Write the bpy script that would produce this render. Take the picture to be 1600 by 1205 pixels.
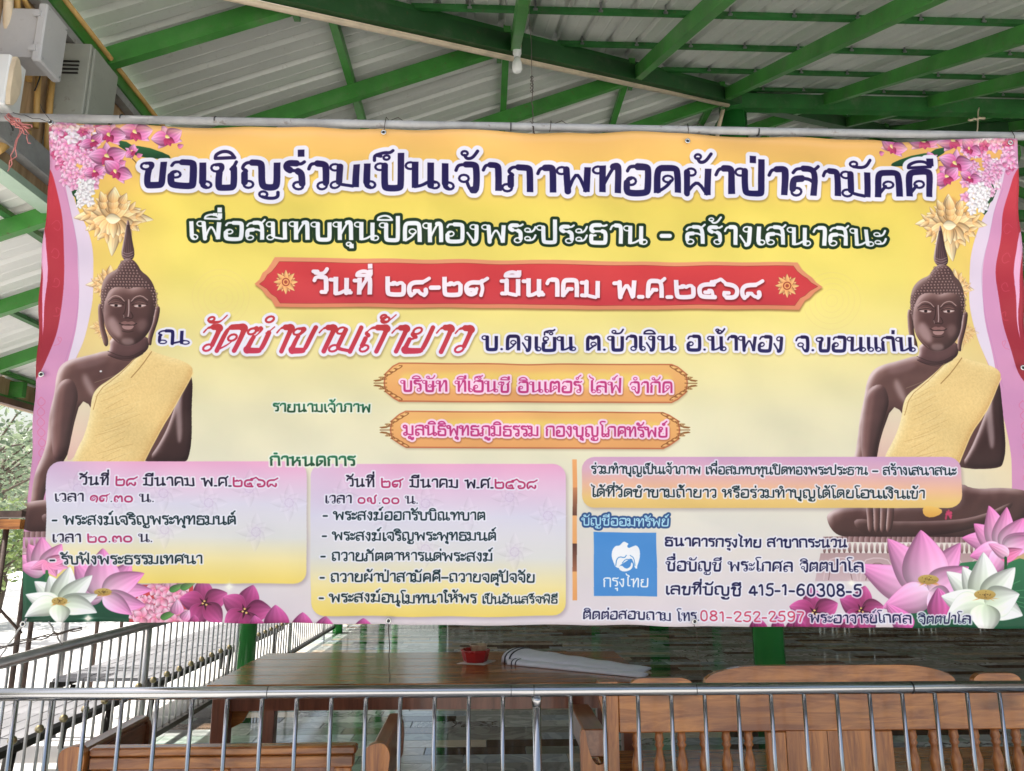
import bpy, math, random
import numpy as np
from math import sin, cos, pi, radians, sqrt, atan2
from mathutils import Vector

for o in list(bpy.data.objects): bpy.data.objects.remove(o)
SC = bpy.context.scene
COL = SC.collection

# ---------------------------------------------------------------- camera
F, PITCH, YAW = 1150.0, radians(11.7), radians(2.2)
CAM = np.array([0, 0, 1.55])
cd = bpy.data.cameras.new('camera'); cam = bpy.data.objects.new('camera', cd); COL.objects.link(cam)
cd.sensor_width = 36; cd.lens = F/1600*36; cd.clip_start = .05; cd.clip_end = 600
cam.location = CAM; cam.rotation_euler = (pi/2+PITCH, 0, -YAW)
SC.camera = cam

# ---------------------------------------------------------------- sky, sun, exposure
SUN_EL, SUN_AZ = radians(62), radians(-88)        # azimuth from +Y towards +X
w = bpy.data.worlds.new('World'); SC.world = w; w.use_nodes = True
nt = w.node_tree; bg = nt.nodes['Background']
sky = nt.nodes.new('ShaderNodeTexSky'); sky.sky_type = 'NISHITA'; sky.sun_disc = False
sky.sun_elevation = SUN_EL; sky.sun_rotation = SUN_AZ; sky.air_density = 1.3; sky.dust_density = 6.0; sky.ozone_density = 0.0
nt.links.new(sky.outputs[0], bg.inputs[0]); bg.inputs[1].default_value = .15
sl = bpy.data.lights.new('sun', 'SUN'); sl.energy = 5.0; sl.angle = radians(.5); sl.color = (1, .96, .9)
so = bpy.data.objects.new('sun', sl); COL.objects.link(so)
sd = Vector((sin(SUN_AZ)*cos(SUN_EL), cos(SUN_AZ)*cos(SUN_EL), sin(SUN_EL)))
so.rotation_euler = sd.to_track_quat('Z', 'Y').to_euler(); so.location = sd*30
SC.view_settings.view_transform = 'Standard'; SC.view_settings.look = 'None'
SC.view_settings.exposure = 0.88; SC.view_settings.gamma = 1; SC.view_settings.use_curve_mapping = False
SC.render.engine = 'CYCLES'
SC.cycles.max_bounces = 10; SC.cycles.diffuse_bounces = 6; SC.cycles.glossy_bounces = 5
SC.cycles.sample_clamp_indirect = 6; SC.cycles.use_denoising = True

# measuring helpers: where a line of sight at reference pixel (x, y) meets a plane of the place
FW = np.array([sin(YAW)*cos(PITCH), cos(YAW)*cos(PITCH), sin(PITCH)]); RT = np.array([cos(YAW), -sin(YAW), 0]); UPV = np.cross(RT, FW)
def ray(x, y): return FW+RT*(x-800)/F-UPV*(y-602.5)/F
def PY(x, y, Y): d = ray(x, y); return CAM+d*(Y/d[1])
def PZ(x, y, Z): d = ray(x, y); return CAM+d*((Z-CAM[2])/d[2])

# ---------------------------------------------------------------- the print on the banner
PW, PH = 2800, 1400          # print resolution over the 4 m x 2 m sheet
IMG = np.zeros((PH, PW, 3), np.float32)

def col(*c): return np.array(c, np.float32)/255.0

def region(pts, m):
    x0 = max(0, int(pts[:,0].min()-m)); x1 = min(PW, int(pts[:,0].max()+m)+2)
    y0 = max(0, int(pts[:,1].min()-m)); y1 = min(PH, int(pts[:,1].max()+m)+2)
    if x1 <= x0 or y1 <= y0: return None
    X, Y = np.meshgrid(np.arange(x0, x1, dtype=np.float32)+.5, np.arange(y0, y1, dtype=np.float32)+.5)
    return x0, y0, x1, y1, X, Y

def put(r, mask, c):
    if r is None: return
    s = IMG[r[1]:r[3], r[0]:r[2]]
    m = mask[..., None]
    s += (c - s)*m

def cv(pts):                  # sheet coordinates of points measured on the reference
    return np.array([sheet_px(x, y) for x, y in pts], np.float32)

def smooth(p, n=2, closed=True):
    p = np.array(p, np.float32)
    for _ in range(n):
        if closed:
            q = np.roll(p, -1, 0)
            p = np.stack([p*.75+q*.25, p*.25+q*.75], 1).reshape(-1, 2)
        else:
            a, b = p[:-1], p[1:]
            m = np.stack([a*.75+b*.25, a*.25+b*.75], 1).reshape(-1, 2)
            p = np.vstack([p[:1], m[1:-1], p[-1:]]) if len(p) > 2 else p
    return p

def inside(P, X, Y):
    c = np.zeros(X.shape, bool)
    xs, ys = P[:,0], P[:,1]; xe, ye = np.roll(xs, -1), np.roll(ys, -1)
    for a, b, d, e in zip(xs, ys, xe, ye):
        if b == e: continue
        yy = Y[:,0]; rows = np.where((b > yy) != (e > yy))[0]
        if len(rows) == 0: continue
        xi = (d-a)*(yy[rows]-b)/(e-b)+a
        c[rows] ^= X[rows] < xi[:,None]
    return c

def polymask(P, m=4):
    r = region(P, m)
    if r is None: return None, None
    X, Y = r[4], r[5]
    acc = np.zeros(X.shape, np.float32)
    for dx, dy in ((-.25,-.37),(.25,-.12),(-.25,.12),(.25,.37)):
        acc += inside(P, X+dx, Y+dy)
    return r, acc/4

def blur(a, n):
    n = int(max(1, n))
    for ax in (0, 1):
        for _ in range(2):
            p = np.pad(a, [(n+1, n) if k == ax else (0, 0) for k in (0, 1)], mode='edge')
            c = np.cumsum(p, ax, dtype=np.float64)
            a = ((c[2*n+1:] - c[:-2*n-1]) if ax == 0 else (c[:, 2*n+1:] - c[:, :-2*n-1]))/(2*n+1)
    return a.astype(np.float32)

_r = np.random.RandomState(5)
def noise(shape, s, seed=0):
    rs = np.random.RandomState(seed)
    h, w = shape; g = rs.rand(int(h/s)+3, int(w/s)+3).astype(np.float32)
    y = np.linspace(0, h/s, h); x = np.linspace(0, w/s, w)
    yi, xi = y.astype(int), x.astype(int); fy, fx = (y-yi)[:,None], (x-xi)[None]
    fy, fx = fy*fy*(3-2*fy), fx*fx*(3-2*fx)
    a = g[yi][:,xi]; b = g[yi][:,xi+1]; c = g[yi+1][:,xi]; d = g[yi+1][:,xi+1]
    return (a*(1-fx)+b*fx)*(1-fy)+(c*(1-fx)+d*fx)*fy

def fill(pts, c, c2=None, horiz=False, sm=0, alpha=1.0, soft=0, edge=None, ew=2):
    P = smooth(cv(pts), sm) if sm else cv(pts)
    r, m = polymask(P, 4+soft*3+ew)
    if r is None: return
    if soft: m = blur(m, soft)
    if c2 is not None:
        t = ((r[4] if horiz else r[5]) - P[:, 0 if horiz else 1].min())/max(1, np.ptp(P[:, 0 if horiz else 1]))
        t = np.clip(t, 0, 1)[..., None]
        c = c*(1-t)+c2*t
    if edge is not None:
        d = sdf_lines([(P[i], P[(i+1) % len(P)], 0) for i in range(len(P))], r[4], r[5])
        put(r, np.clip(ew*.5+.5-d, 0, 1), edge)
        m = np.clip(m - np.clip(ew*.5+.5-d, 0, 1), 0, 1)
    put(r, m*alpha, c)

def sdf_lines(segs, X, Y):
    D = np.full(X.shape, 1e3, np.float32)
    for sg in segs:
        a, b, w = sg[:3]
        dx, dy = b[0]-a[0], b[1]-a[1]; L = dx*dx+dy*dy+1e-6
        px, py = X-a[0], Y-a[1]
        if len(sg) > 3 and sg[3] and w > 2 and L > w*w:          # square pen end
            l = L**.5; al = (px*dx+py*dy)/l; q0 = np.abs((px*dy-py*dx)/l)-w
            q1 = np.maximum(-al if sg[3] & 1 else -al-w, al-l if sg[3] & 2 else al-l-w*.0)
            bx = np.sqrt(np.maximum(q0, 0)**2+np.maximum(q1, 0)**2)+np.minimum(np.maximum(q0, q1), 0)
            np.minimum(D, bx, out=D)
            if sg[3] == 1: np.minimum(D, np.sqrt((px-dx)**2+(py-dy)**2)-w, out=D)
            if sg[3] == 2: np.minimum(D, np.sqrt(px**2+py**2)-w, out=D)
            continue
        t = np.clip((px*dx+py*dy)/L, 0, 1)
        np.minimum(D, np.sqrt((px-t*dx)**2+(py-t*dy)**2)-w, out=D)
    return D

def line(pts, c, w, alpha=1.0, sm=1, closed=False):
    P = smooth(cv(pts), sm, closed) if sm else cv(pts)
    if closed: P = np.vstack([P, P[:1]])
    r = region(P, w+4)
    if r is None: return
    d = sdf_lines([(P[i], P[i+1], w*.5) for i in range(len(P)-1)], r[4], r[5])
    put(r, np.clip(.5-d, 0, 1)*alpha, c)

def shaded(pts, base, lit, dark, sm=2, size=10, grain=0.0, spec=1.0, seed=1, lx=-.6, ly=-.55, alpha=1):
    """a photographed solid in the print: rounded relief of the outline, lit from the upper left"""
    P = smooth(cv(pts), sm); r, m = polymask(P, size*3)
    if r is None: return
    h = blur(m, size)*.6+blur(m, size*2.2)*.8
    h += (noise(m.shape, 26, seed)-.5)*.10
    gy, gx = np.gradient(h*size*1.2)
    nz = 1/np.sqrt(1+gx*gx+gy*gy)
    L = (gx*-lx*-1*-1+gy*-ly*-1*-1)*nz
    L = (-(gx*lx)-(gy*ly))*-1*nz
    L = np.clip(.5-L*1.0, 0, 1)
    c = dark+(base-dark)*np.clip(L*1.6, 0, 1)[..., None]
    c = c+(lit-c)*(np.clip((L-.52)*3.2, 0, 1)**1.5*spec*.9)[..., None]
    if grain: c = c+((noise(m.shape, 3, seed+9)-.5)*grain)[..., None]
    put(r, m*alpha, c)

def petal(x, y, ang, ln, wd, c0, c1, rim=None, vein=0.08, blunt=.62, bend=0.0, alpha=1.0):
    """one flower petal from its root (x, y), ang in degrees, lengths in reference px"""
    o = sheet_px(x, y); k = SCALE; ln *= k; wd *= k
    a = np.radians(ang); ux, uy = np.cos(a), -np.sin(a)
    c = np.array([o, (o[0]+ux*ln, o[1]+uy*ln)], np.float32)
    r = region(c, wd+abs(bend)*ln+3)
    if r is None: return
    X, Y = r[4]-o[0], r[5]-o[1]
    t = (X*ux+Y*uy)/ln; s = (X*uy-Y*ux)
    s = s - bend*ln*t*(1-t)*2
    tc = np.clip(t, 0, 1)
    hw = wd*np.clip(np.sin(np.pi*tc**blunt), 1e-4, 1)**.75*(1-.25*tc)+.01
    q = np.abs(s)/hw
    m = np.clip((1-q)*hw*.7, 0, 1)*((t > 0) & (t < 1))
    g = np.clip(tc*1.05, 0, 1)[..., None]
    cc = c0*(1-g)+c1*g
    sh = 1-.20*np.clip(s/hw, -1, 1)-.14*q**3+vein*np.sin(np.clip(s/hw, -1, 1)*14)*(.3+.7*tc)
    cc = cc*sh[..., None]
    if rim is not None:
        e = np.clip(1-(1-q)*hw/(k*1.3), 0, 1)*(tc > .05)
        cc = cc+(rim-cc)*(e*.75)[..., None]
    put(r, m*alpha, np.clip(cc, 0, 1))

# ---- lettering: every letter is a set of pen strokes with round heads, x height 100
G = {}
def g(ch, adv, *st):
    out = []
    for s in st:
        k = 1.0; lp = False
        if s[0] == 'o':
            x, y, r = map(float, s[1:].split(','))
            r *= 1.22; a = np.linspace(0, 2*np.pi, 13)
            out.append((.36, True, np.stack([x+r*np.cos(a), y+r*np.sin(a)], 1))); continue
        if s[0] == 't': k = .5; s = s[1:]
        p = [tuple(map(float, q.split(','))) for q in s.split()]
        out.append((k, False, smooth(p, 2, False)))
    G[ch] = (adv, out)
g('ข', 78, 'o15,80,11', 't15,92 33,94 36,78 24,58', '24,60 22,40 22,4 30,2 54,2 64,4 66,30 66,98')
g('ช', 82, 'o15,80,11', 't15,92 33,94 36,78 24,58', '24,60 22,40 22,4 30,2 54,2 64,4 66,30 66,76', 't58,74 66,82 74,100')
g('ซ', 86, 'o13,80,10', 't13,92 24,96 28,84 34,96 40,90 38,74 26,56', '26,58 24,40 24,4 32,2 56,2 66,4 68,30 68,76', 't60,74 68,82 78,100')
g('อ', 82, 't12,82 18,98 42,98', '40,98 66,98 71,90 71,14 66,2 18,2 12,14 12,40', 'o24,46,11', 't12,36 14,50 24,57')
g('เ', 36, '14,100 14,22', 't14,24 14,14 24,2', 'o24,13,11')
g('แ', 74, '14,100 14,22', 'o24,13,11', '52,100 52,22', 'o62,13,11')
g('ก', 82, '14,0 14,56', 't14,54 22,66 8,74 12,88 22,98 40,98', '38,98 66,98 70,86 70,0')
g('ค', 84, '14,0 14,74 20,96 40,98 64,98 71,86 71,0', 'o42,48,11', 't34,42 14,8')
g('ต', 84, '14,0 14,76 18,92 28,97 41,84 54,97 66,96 71,84 71,0', 'o44,46,11', 't50,38 16,4')
g('ด', 84, '14,0 14,74 20,96 40,98 64,98 71,86 71,0', 'o44,54,11', 't52,46 40,24 16,4')
g('ศ', 88, '14,0 14,74 20,96 40,98 60,98 71,80 71,0', 'o42,48,11', 't34,42 14,8', 't60,92 72,98 84,114')
g('ฆ', 92, 'o14,84,10', 't14,95 26,98 30,86 36,96 40,88 36,72 26,60', '26,60 24,24', 'o16,13,11', 't26,14 66,10', '74,98 74,0')
g('ง', 64, 'o32,86,11', '44,90 44,24 40,4 32,2', 't32,2 24,20 8,52')
g('จ', 76, 't8,74 14,96 38,98', '36,98 58,98 65,88 65,2 54,2', 't56,2 46,4 38,32', 'o30,44,11')
g('ฉ', 76, '14,74 20,96 38,98 58,98 65,88 65,2 40,2 24,14', 'o28,30,11')
g('ญ', 120, 't14,20 14,54', '14,22 14,54', 't14,54 22,66 8,74 12,88 22,98 40,98', '36,98 58,98 62,84 62,16 70,2 96,2 104,16 104,100', 'o25,13,11', 'o66,-25,9', 't64,-35 76,-40 96,-40 106,-32 106,-16')
g('ณ', 122, '14,22 14,54', 't14,54 22,66 8,74 12,88 22,98 38,98', '34,98 54,98 58,84 58,2', 'o25,13,11', 't58,4 96,26', 'o100,13,11', '88,100 88,12', 't58,2 88,20')
g('ถ', 84, '14,24 14,54', 't14,54 22,66 8,74 12,88 22,98 40,98', '38,98 66,98 70,86 70,0', 'o25,13,11')
g('ภ', 92, '24,24 24,54', 't24,54 32,66 18,74 22,88 32,98 48,98', '46,98 74,98 78,86 78,0', 'o14,13,11')
g('ท', 84, 'o14,86,11', '27,90 27,0', 't27,20 44,66 58,96', '56,96 66,99 71,90 71,0')
g('ฑ', 90, 'o13,86,10', 't13,96 24,98 30,84 36,80', '34,84 32,0', 't32,20 48,66 62,96', '60,96 70,99 77,90 77,0')
g('ธ', 80, 't72,98 62,92 44,96', '46,97 20,98 13,88 13,70 20,64', 't20,64 58,64', '56,64 69,58 69,6 64,2 18,2 13,8 13,40', 't13,40 30,42')
g('น', 96, 'o14,86,11', '27,90 27,0', 't27,4 46,8 66,26 82,24', '70,100 70,10', 'o80,13,11')
g('บ', 86, 'o14,86,11', '27,90 27,10 32,2 68,2 73,10 73,98')
g('ป', 86, 'o14,86,11', '27,90 27,10 32,2 68,2 73,10 73,138')
g('ผ', 88, 'o26,84,11', '14,82 14,2', 't14,4 44,56 72,4', '74,0 74,98')
g('ฝ', 88, 'o26,84,11', '14,82 14,2', 't14,4 44,56 72,4', '74,0 74,138')
g('พ', 100, 'o14,86,11', '27,90 31,4', 't31,4 56,88 80,4', '82,0 86,98')
g('ฟ', 100, 'o14,86,11', '27,90 31,4', 't31,4 56,88 80,4', '82,0 86,138')
g('ม', 90, 'o14,86,11', '27,90 27,24', 'o16,13,11', 't27,26 30,12 66,4', '74,98 74,0')
g('ย', 84, 'o27,85,11', 't15,84 15,68 36,58 15,48', '15,50 14,10 20,2 66,2 72,10 72,98')
g('ร', 64, 't60,102 50,92 34,97', '38,96 16,98 10,88 12,76 20,70', 't20,70 44,66', '42,66 52,58 52,22', 'o41,13,11')
g('ล', 84, 't10,82 18,97 40,98', '38,98 66,98 71,86 71,0', 't71,44 54,60 30,60', '34,60 14,58 11,44 12,24', 'o23,13,11')
g('ส', 88, 't10,82 18,97 40,98', '38,98 60,98 71,80 71,0', 't71,44 54,60 30,60', '34,60 14,58 11,44 12,24', 'o23,13,11', 't60,92 72,98 82,112')
g('ว', 66, 't8,76 14,96 34,98', '32,98 50,97 55,86 55,24', 'o44,13,11')
g('ษ', 92, 'o14,86,11', '27,90 27,10 32,2 68,2 73,10 73,98', 'o52,50,10', 't58,42 74,42 92,52')
g('ห', 92, 'o14,86,11', '27,90 27,0', 't27,22 56,62 60,76', 'o66,86,11', 't56,62 74,50', '76,52 76,0')
g('ะ', 50, 'o15,70,9', 't15,60 30,60 40,70 46,90', 'o15,22,9', 't15,12 30,12 40,22 46,42')
g('า', 60, 't8,76 14,96 30,98', '28,98 46,98 50,86 50,0')
g('ไ', 46, 'o33,13,11', '22,22 22,112', 't22,110 34,122 26,132 10,136 4,152')
g('ใ', 46, 'o33,13,11', '22,22 22,112', 't22,110 6,122 8,146 26,152 38,140 32,128 22,130 22,138')
g('โ', 48, 'o33,13,11', '22,22 22,112', 't22,110 10,124 4,140 18,152 44,148')
g('๐', 84, '42,2 20,6 10,34 20,66 42,72 64,66 74,34 64,6 42,2')
g('๑', 84, 'o42,36,11', 't52,30 42,12 22,12 12,34', '14,28 12,52 26,72 52,74 72,58 74,24 66,0')
g('๒', 92, 'o30,64,9', '14,108 14,14 22,2 72,2 80,14 80,56', 't80,54 74,72 60,70 52,60 44,72 36,70')
g('๓', 88, 'o26,13,11', '14,14 12,52 20,72 34,72 44,52', 't44,52 44,44', '44,52 54,72 68,72 76,54 76,0')
g('๕', 92, 'o70,92,7', 'o42,30,10', 't50,40 62,40 66,12', 't98,106 84,96 72,94 66,84 72,76', '70,76 30,76 12,58 12,18 22,2 74,2')
g('๖', 88, 'o34,30,11', 't10,106 34,78', '30,80 62,74 78,54 76,20 62,2 32,2', 't34,2 20,14 22,30')
g('๗', 112, 'o28,32,11', '17,32 12,54 24,74 42,72 48,56 48,12 58,2 76,2 84,14 84,56 78,84 94,108')
g('๘', 92, 'o40,28,10', 't92,100 74,84 60,78', '64,78 26,76 10,54 10,18 18,2', 't18,2 30,12 34,20', 't50,22 60,8 74,6', '72,4 80,16 78,34')
g('๙', 104, 'o32,34,11', 't98,100 84,86 74,84', '78,84 70,74 30,76 10,54 14,16 32,4 48,16', 't48,16 54,38', 't72,76 80,40 72,2')
g('0', 74, '37,0 16,12 12,60 18,118 37,130 56,118 62,60 58,12 37,0'); g('1', 56, '12,104 34,128 34,0')
g('2', 74, '12,100 18,124 38,130 58,120 60,94 40,52 12,2 64,2'); g('3', 74, '12,112 24,130 50,130 60,112 56,80 34,70', '34,70 58,62 62,30 52,2 24,0 10,18')
g('4', 76, '50,0 50,128 10,40 10,34 68,34'); g('5', 74, '60,128 20,128 16,72 38,84 58,72 62,40 56,8 32,-2 10,14')
g('6', 74, '58,116 40,130 20,112 12,60 16,16 36,0 58,12 62,42 52,72 34,76 16,56'); g('7', 70, '10,128 62,128 36,60 28,0')
g('8', 74, '37,70 16,84 16,116 37,130 58,116 58,84 37,70', '37,70 12,50 12,16 37,0 62,16 62,50 37,70'); g('9', 74, '16,14 34,0 54,16 62,70 58,114 38,130 16,118 12,88 22,60 38,54 58,74')
g('-', 50, '8,46 40,46'); g('–', 70, '8,46 62,46'); g('.', 30, 'o14,6,3', 't12,6 16,6'); g(' ', 46, '0,-900 0,-900')
MK = {}
def mk(ch, *st):
    g(ch, 0, *st); MK[ch] = 1
mk('ิ', 't-68,116 -66,130 -44,142 -22,136 -12,116', 't-68,116 -12,116'); mk('ี', 't-68,116 -66,130 -44,142 -22,136 -12,116', 't-68,116 -12,116', '-12,118 -12,150')
mk('ึ', 't-68,116 -66,130 -44,142 -22,136', 't-68,116 -12,116', 'o-16,134,8'); mk('ื', 't-68,116 -66,130 -44,142 -22,136 -12,116', 't-68,116 -12,116', '-12,118 -12,150', '-30,132 -30,150')
mk('ั', 'o-54,130,8', 't-54,120 -34,116 -18,122 -8,146'); mk('็', 't-64,112 -64,134 -46,128', 't-58,134 -36,142 -20,140 -12,148', 'o-30,122,7')
mk('่', '-13,120 -13,148'); mk('้', 'o-44,140,7', 't-44,132 -38,118 -22,122 -8,150'); mk('์', 'o-34,126,7', 't-28,132 -24,142 -10,156')
mk('ํ', 'o-34,130,10'); mk('ุ', 'o-22,-22,8', '-12,-20 -12,-44'); mk('ู', 'o-40,-22,8', '-30,-20 -28,-40 -12,-40 -12,-18')
UP = set('ิีึืัํ'); TALL = set('ปฝฟ')

def text(s, x0, y0, x1, y1, xh, w, fc, layers=(), fc2=None, digits=None, shear=0.0, nib=None, loops=True, lift=1.0):
    """s between (x0,y0) and (x1,y1) on its baseline, x height xh, stroke w (part of xh);
    layers: (radius, colour, dx, dy, alpha) painted outermost first"""
    s = s.replace('ำ', 'ํา')
    pen = 0.0; items = []; last = 0; raised = 0; prev = ''
    for c in s:
        adv, st = G[c]
        if c in MK:
            dy = 0; dx = 0
            if c in '่้์็' and raised: dy = 34
            elif c in '่้์': dy = 2
            if prev in TALL and c not in 'ุู': dx = -24
            if c in UP: raised = 1
            nxt = dx
            items.append((c, pen+dx, dy))
        else:
            items.append((c, pen, 0)); pen += adv; raised = 0; prev = c
    W = pen-12; dxp, dyp = (x1-x0)/W, (y1-y0)/W
    u = xh/100.0
    glyphs = []
    for c, px, dy in items:
        segs = []
        for k, ring, P in G[c][1]:
            if P[0, 1] < -500: continue
            if ring and not loops:
                c_ = P[:-1].mean(0); k = .85
                P = np.array([[c_[0]-8, c_[1]-1], [c_[0]+8, c_[1]-1]])
            elif not loops: k = max(k, .8)
            elif w < .2: k = max(k, .72)
            gx = P[:,0]+px; gy = P[:,1]+dy
            X = x0+gx*dxp+gy*u*shear; Y = y0+gx*dyp-gy*u
            Q = cv(np.stack([X, Y], 1))
            ww = w*xh*SCALE*.5*k
            if nib is not None and not ring:
                for i in range(len(Q)-1):
                    d = Q[i+1]-Q[i]; L = np.hypot(*d)+1e-6
                    f = abs(d[0]*np.sin(nib)+d[1]*np.cos(nib))/L
                    segs.append((Q[i], Q[i+1], ww*(.35+1.0*f)))
            else:
                n_ = len(Q)-1; stem = k > .78 and not ring
                fr_ = lambda a_, b_: abs(a_[0]-b_[0]) < .3*abs(a_[1]-b_[1]) and (a_[1]-dy <= 1 or a_[1]-dy >= 98)
                c0 = stem and fr_((P[0,0], P[0,1]+dy), (P[1,0], P[1,1]+dy)); c1 = stem and fr_((P[-1,0], P[-1,1]+dy), (P[-2,0], P[-2,1]+dy))
                segs += [(Q[i], Q[i+1], ww, (1 if c0 and i == 0 else 0)+(2 if c1 and i == n_-1 else 0)) for i in range(n_)]
        if segs: glyphs.append((c, segs))
    R = max([l[0] for l in layers]+[0])*SCALE
    done = []
    for c, segs in glyphs:
        P = np.array([q for sg in segs for q in sg[:2]])
        r = region(P, R+w*xh*SCALE+8)
        if r is None: continue
        done.append((c, r, sdf_lines(segs, r[4], r[5]), P[:,1].min(), P[:,1].max()))
    for rad, lc, dx, dy, al in layers:
        if not done: break
        X0 = min(d[1][0] for d in done); Y0 = min(d[1][1] for d in done)
        X1 = max(d[1][2] for d in done); Y1 = max(d[1][3] for d in done)
        M = np.zeros((Y1-Y0, X1-X0), np.float32)
        for c, r, D, a, b in done:
            s_ = M[r[1]-Y0:r[3]-Y0, r[0]-X0:r[2]-X0]
            np.maximum(s_, np.clip(.5+rad*SCALE-D, 0, 1), out=s_)
        ox, oy = int(dx*SCALE), int(dy*SCALE)
        if ox or oy: M = np.roll(np.roll(M, oy, 0), ox, 1); M = blur(M, 2)
        put((X0, Y0, X1, Y1), M*al, lc)
    yb = cv([(x0, y0), (x0, y0-xh)]); 
    for c, r, D, a, b in done:
        f = fc; f2 = fc2
        if digits is not None and ('๐' <= c <= '๙' or c == '.' and 0): f = digits; f2 = None
        if f2 is not None:
            t = np.clip((r[5]-yb[1,1])/(yb[0,1]-yb[1,1]), 0, 1)[..., None]; f = f*(1-t)+f2*t
        put(r, np.clip(.5-D, 0, 1), f)

def roundrect(x0, y0, x1, y1, rad, n=5):
    P = []
    for cx, cy, a in ((x1-rad, y0+rad, -90), (x1-rad, y1-rad, 0), (x0+rad, y1-rad, 90), (x0+rad, y0+rad, 180)):
        for i in range(n+1):
            t = np.radians(a+90*i/n); P.append((cx+rad*np.cos(t), cy+rad*np.sin(t)))
    return P

def kranok(x, y, s, alpha=1.0, seed=0):
    """gilded lotus ornament of layered pointed petals"""
    a, b, e = col(242, 192, 124), col(255, 240, 204), col(186, 112, 52)
    fill([(x-50*s, y-4*s), (x-20*s, y-22*s), (x, y-50*s), (x+22*s, y-22*s), (x+50*s, y-4*s), (x+28*s, y+16*s), (x+4*s, y+44*s), (x-24*s, y+16*s)], col(214, 140, 82), sm=1, alpha=.55*alpha, soft=4)
    for ang, l, w in ((180, 60, 13), (0, 60, 13), (155, 44, 11), (25, 44, 11), (-155, 46, 11), (-25, 46, 11), (-125, 42, 11), (-55, 42, 11), (130, 36, 11), (50, 36, 11)):
        petal(x, y, ang, l*s, w*s, a, b, e, .05, .8, bend=.10*(1 if -90 < ang < 90 else -1), alpha=alpha)
    for ang, l, w in ((-90, 58, 13), (90, 46, 13), (-110, 28, 8), (-70, 28, 8), (110, 30, 9), (70, 30, 9), (-90, 30, 8), (90, 24, 8)):
        petal(x, y-(6*s if ang > 0 else -2*s), ang, l*s, w*s, a, b, e, .05, .8, alpha=alpha)
    for ang, r0, l in ((172,34,20),(8,34,20),(150,28,18),(30,28,18),(-150,26,18),(-30,26,18),(196,30,16),(-16,30,16),(-118,26,16),(-62,26,16),(118,26,16),(62,26,16)):
        aa = np.radians(ang)
        for dd in (-34, 34): petal(x+r0*s*np.cos(aa), y-r0*s*np.sin(aa), ang+dd, l*s, 4.5*s, a, b, e, .04, .7, alpha=alpha)
    for yy in (-14, -24):
        petal(x, y+yy*s, 90, 24*s, 9*s, a, b, e, .05, .7, alpha=alpha); petal(x-12*s, y+yy*s, 110, 20*s, 7*s, a, b, e, alpha=alpha); petal(x+12*s, y+yy*s, 70, 20*s, 7*s, a, b, e, alpha=alpha)
    petal(x-11*s, y, 0, 22*s, 10*s, b, b, e, .02, .9, alpha=alpha)

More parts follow.
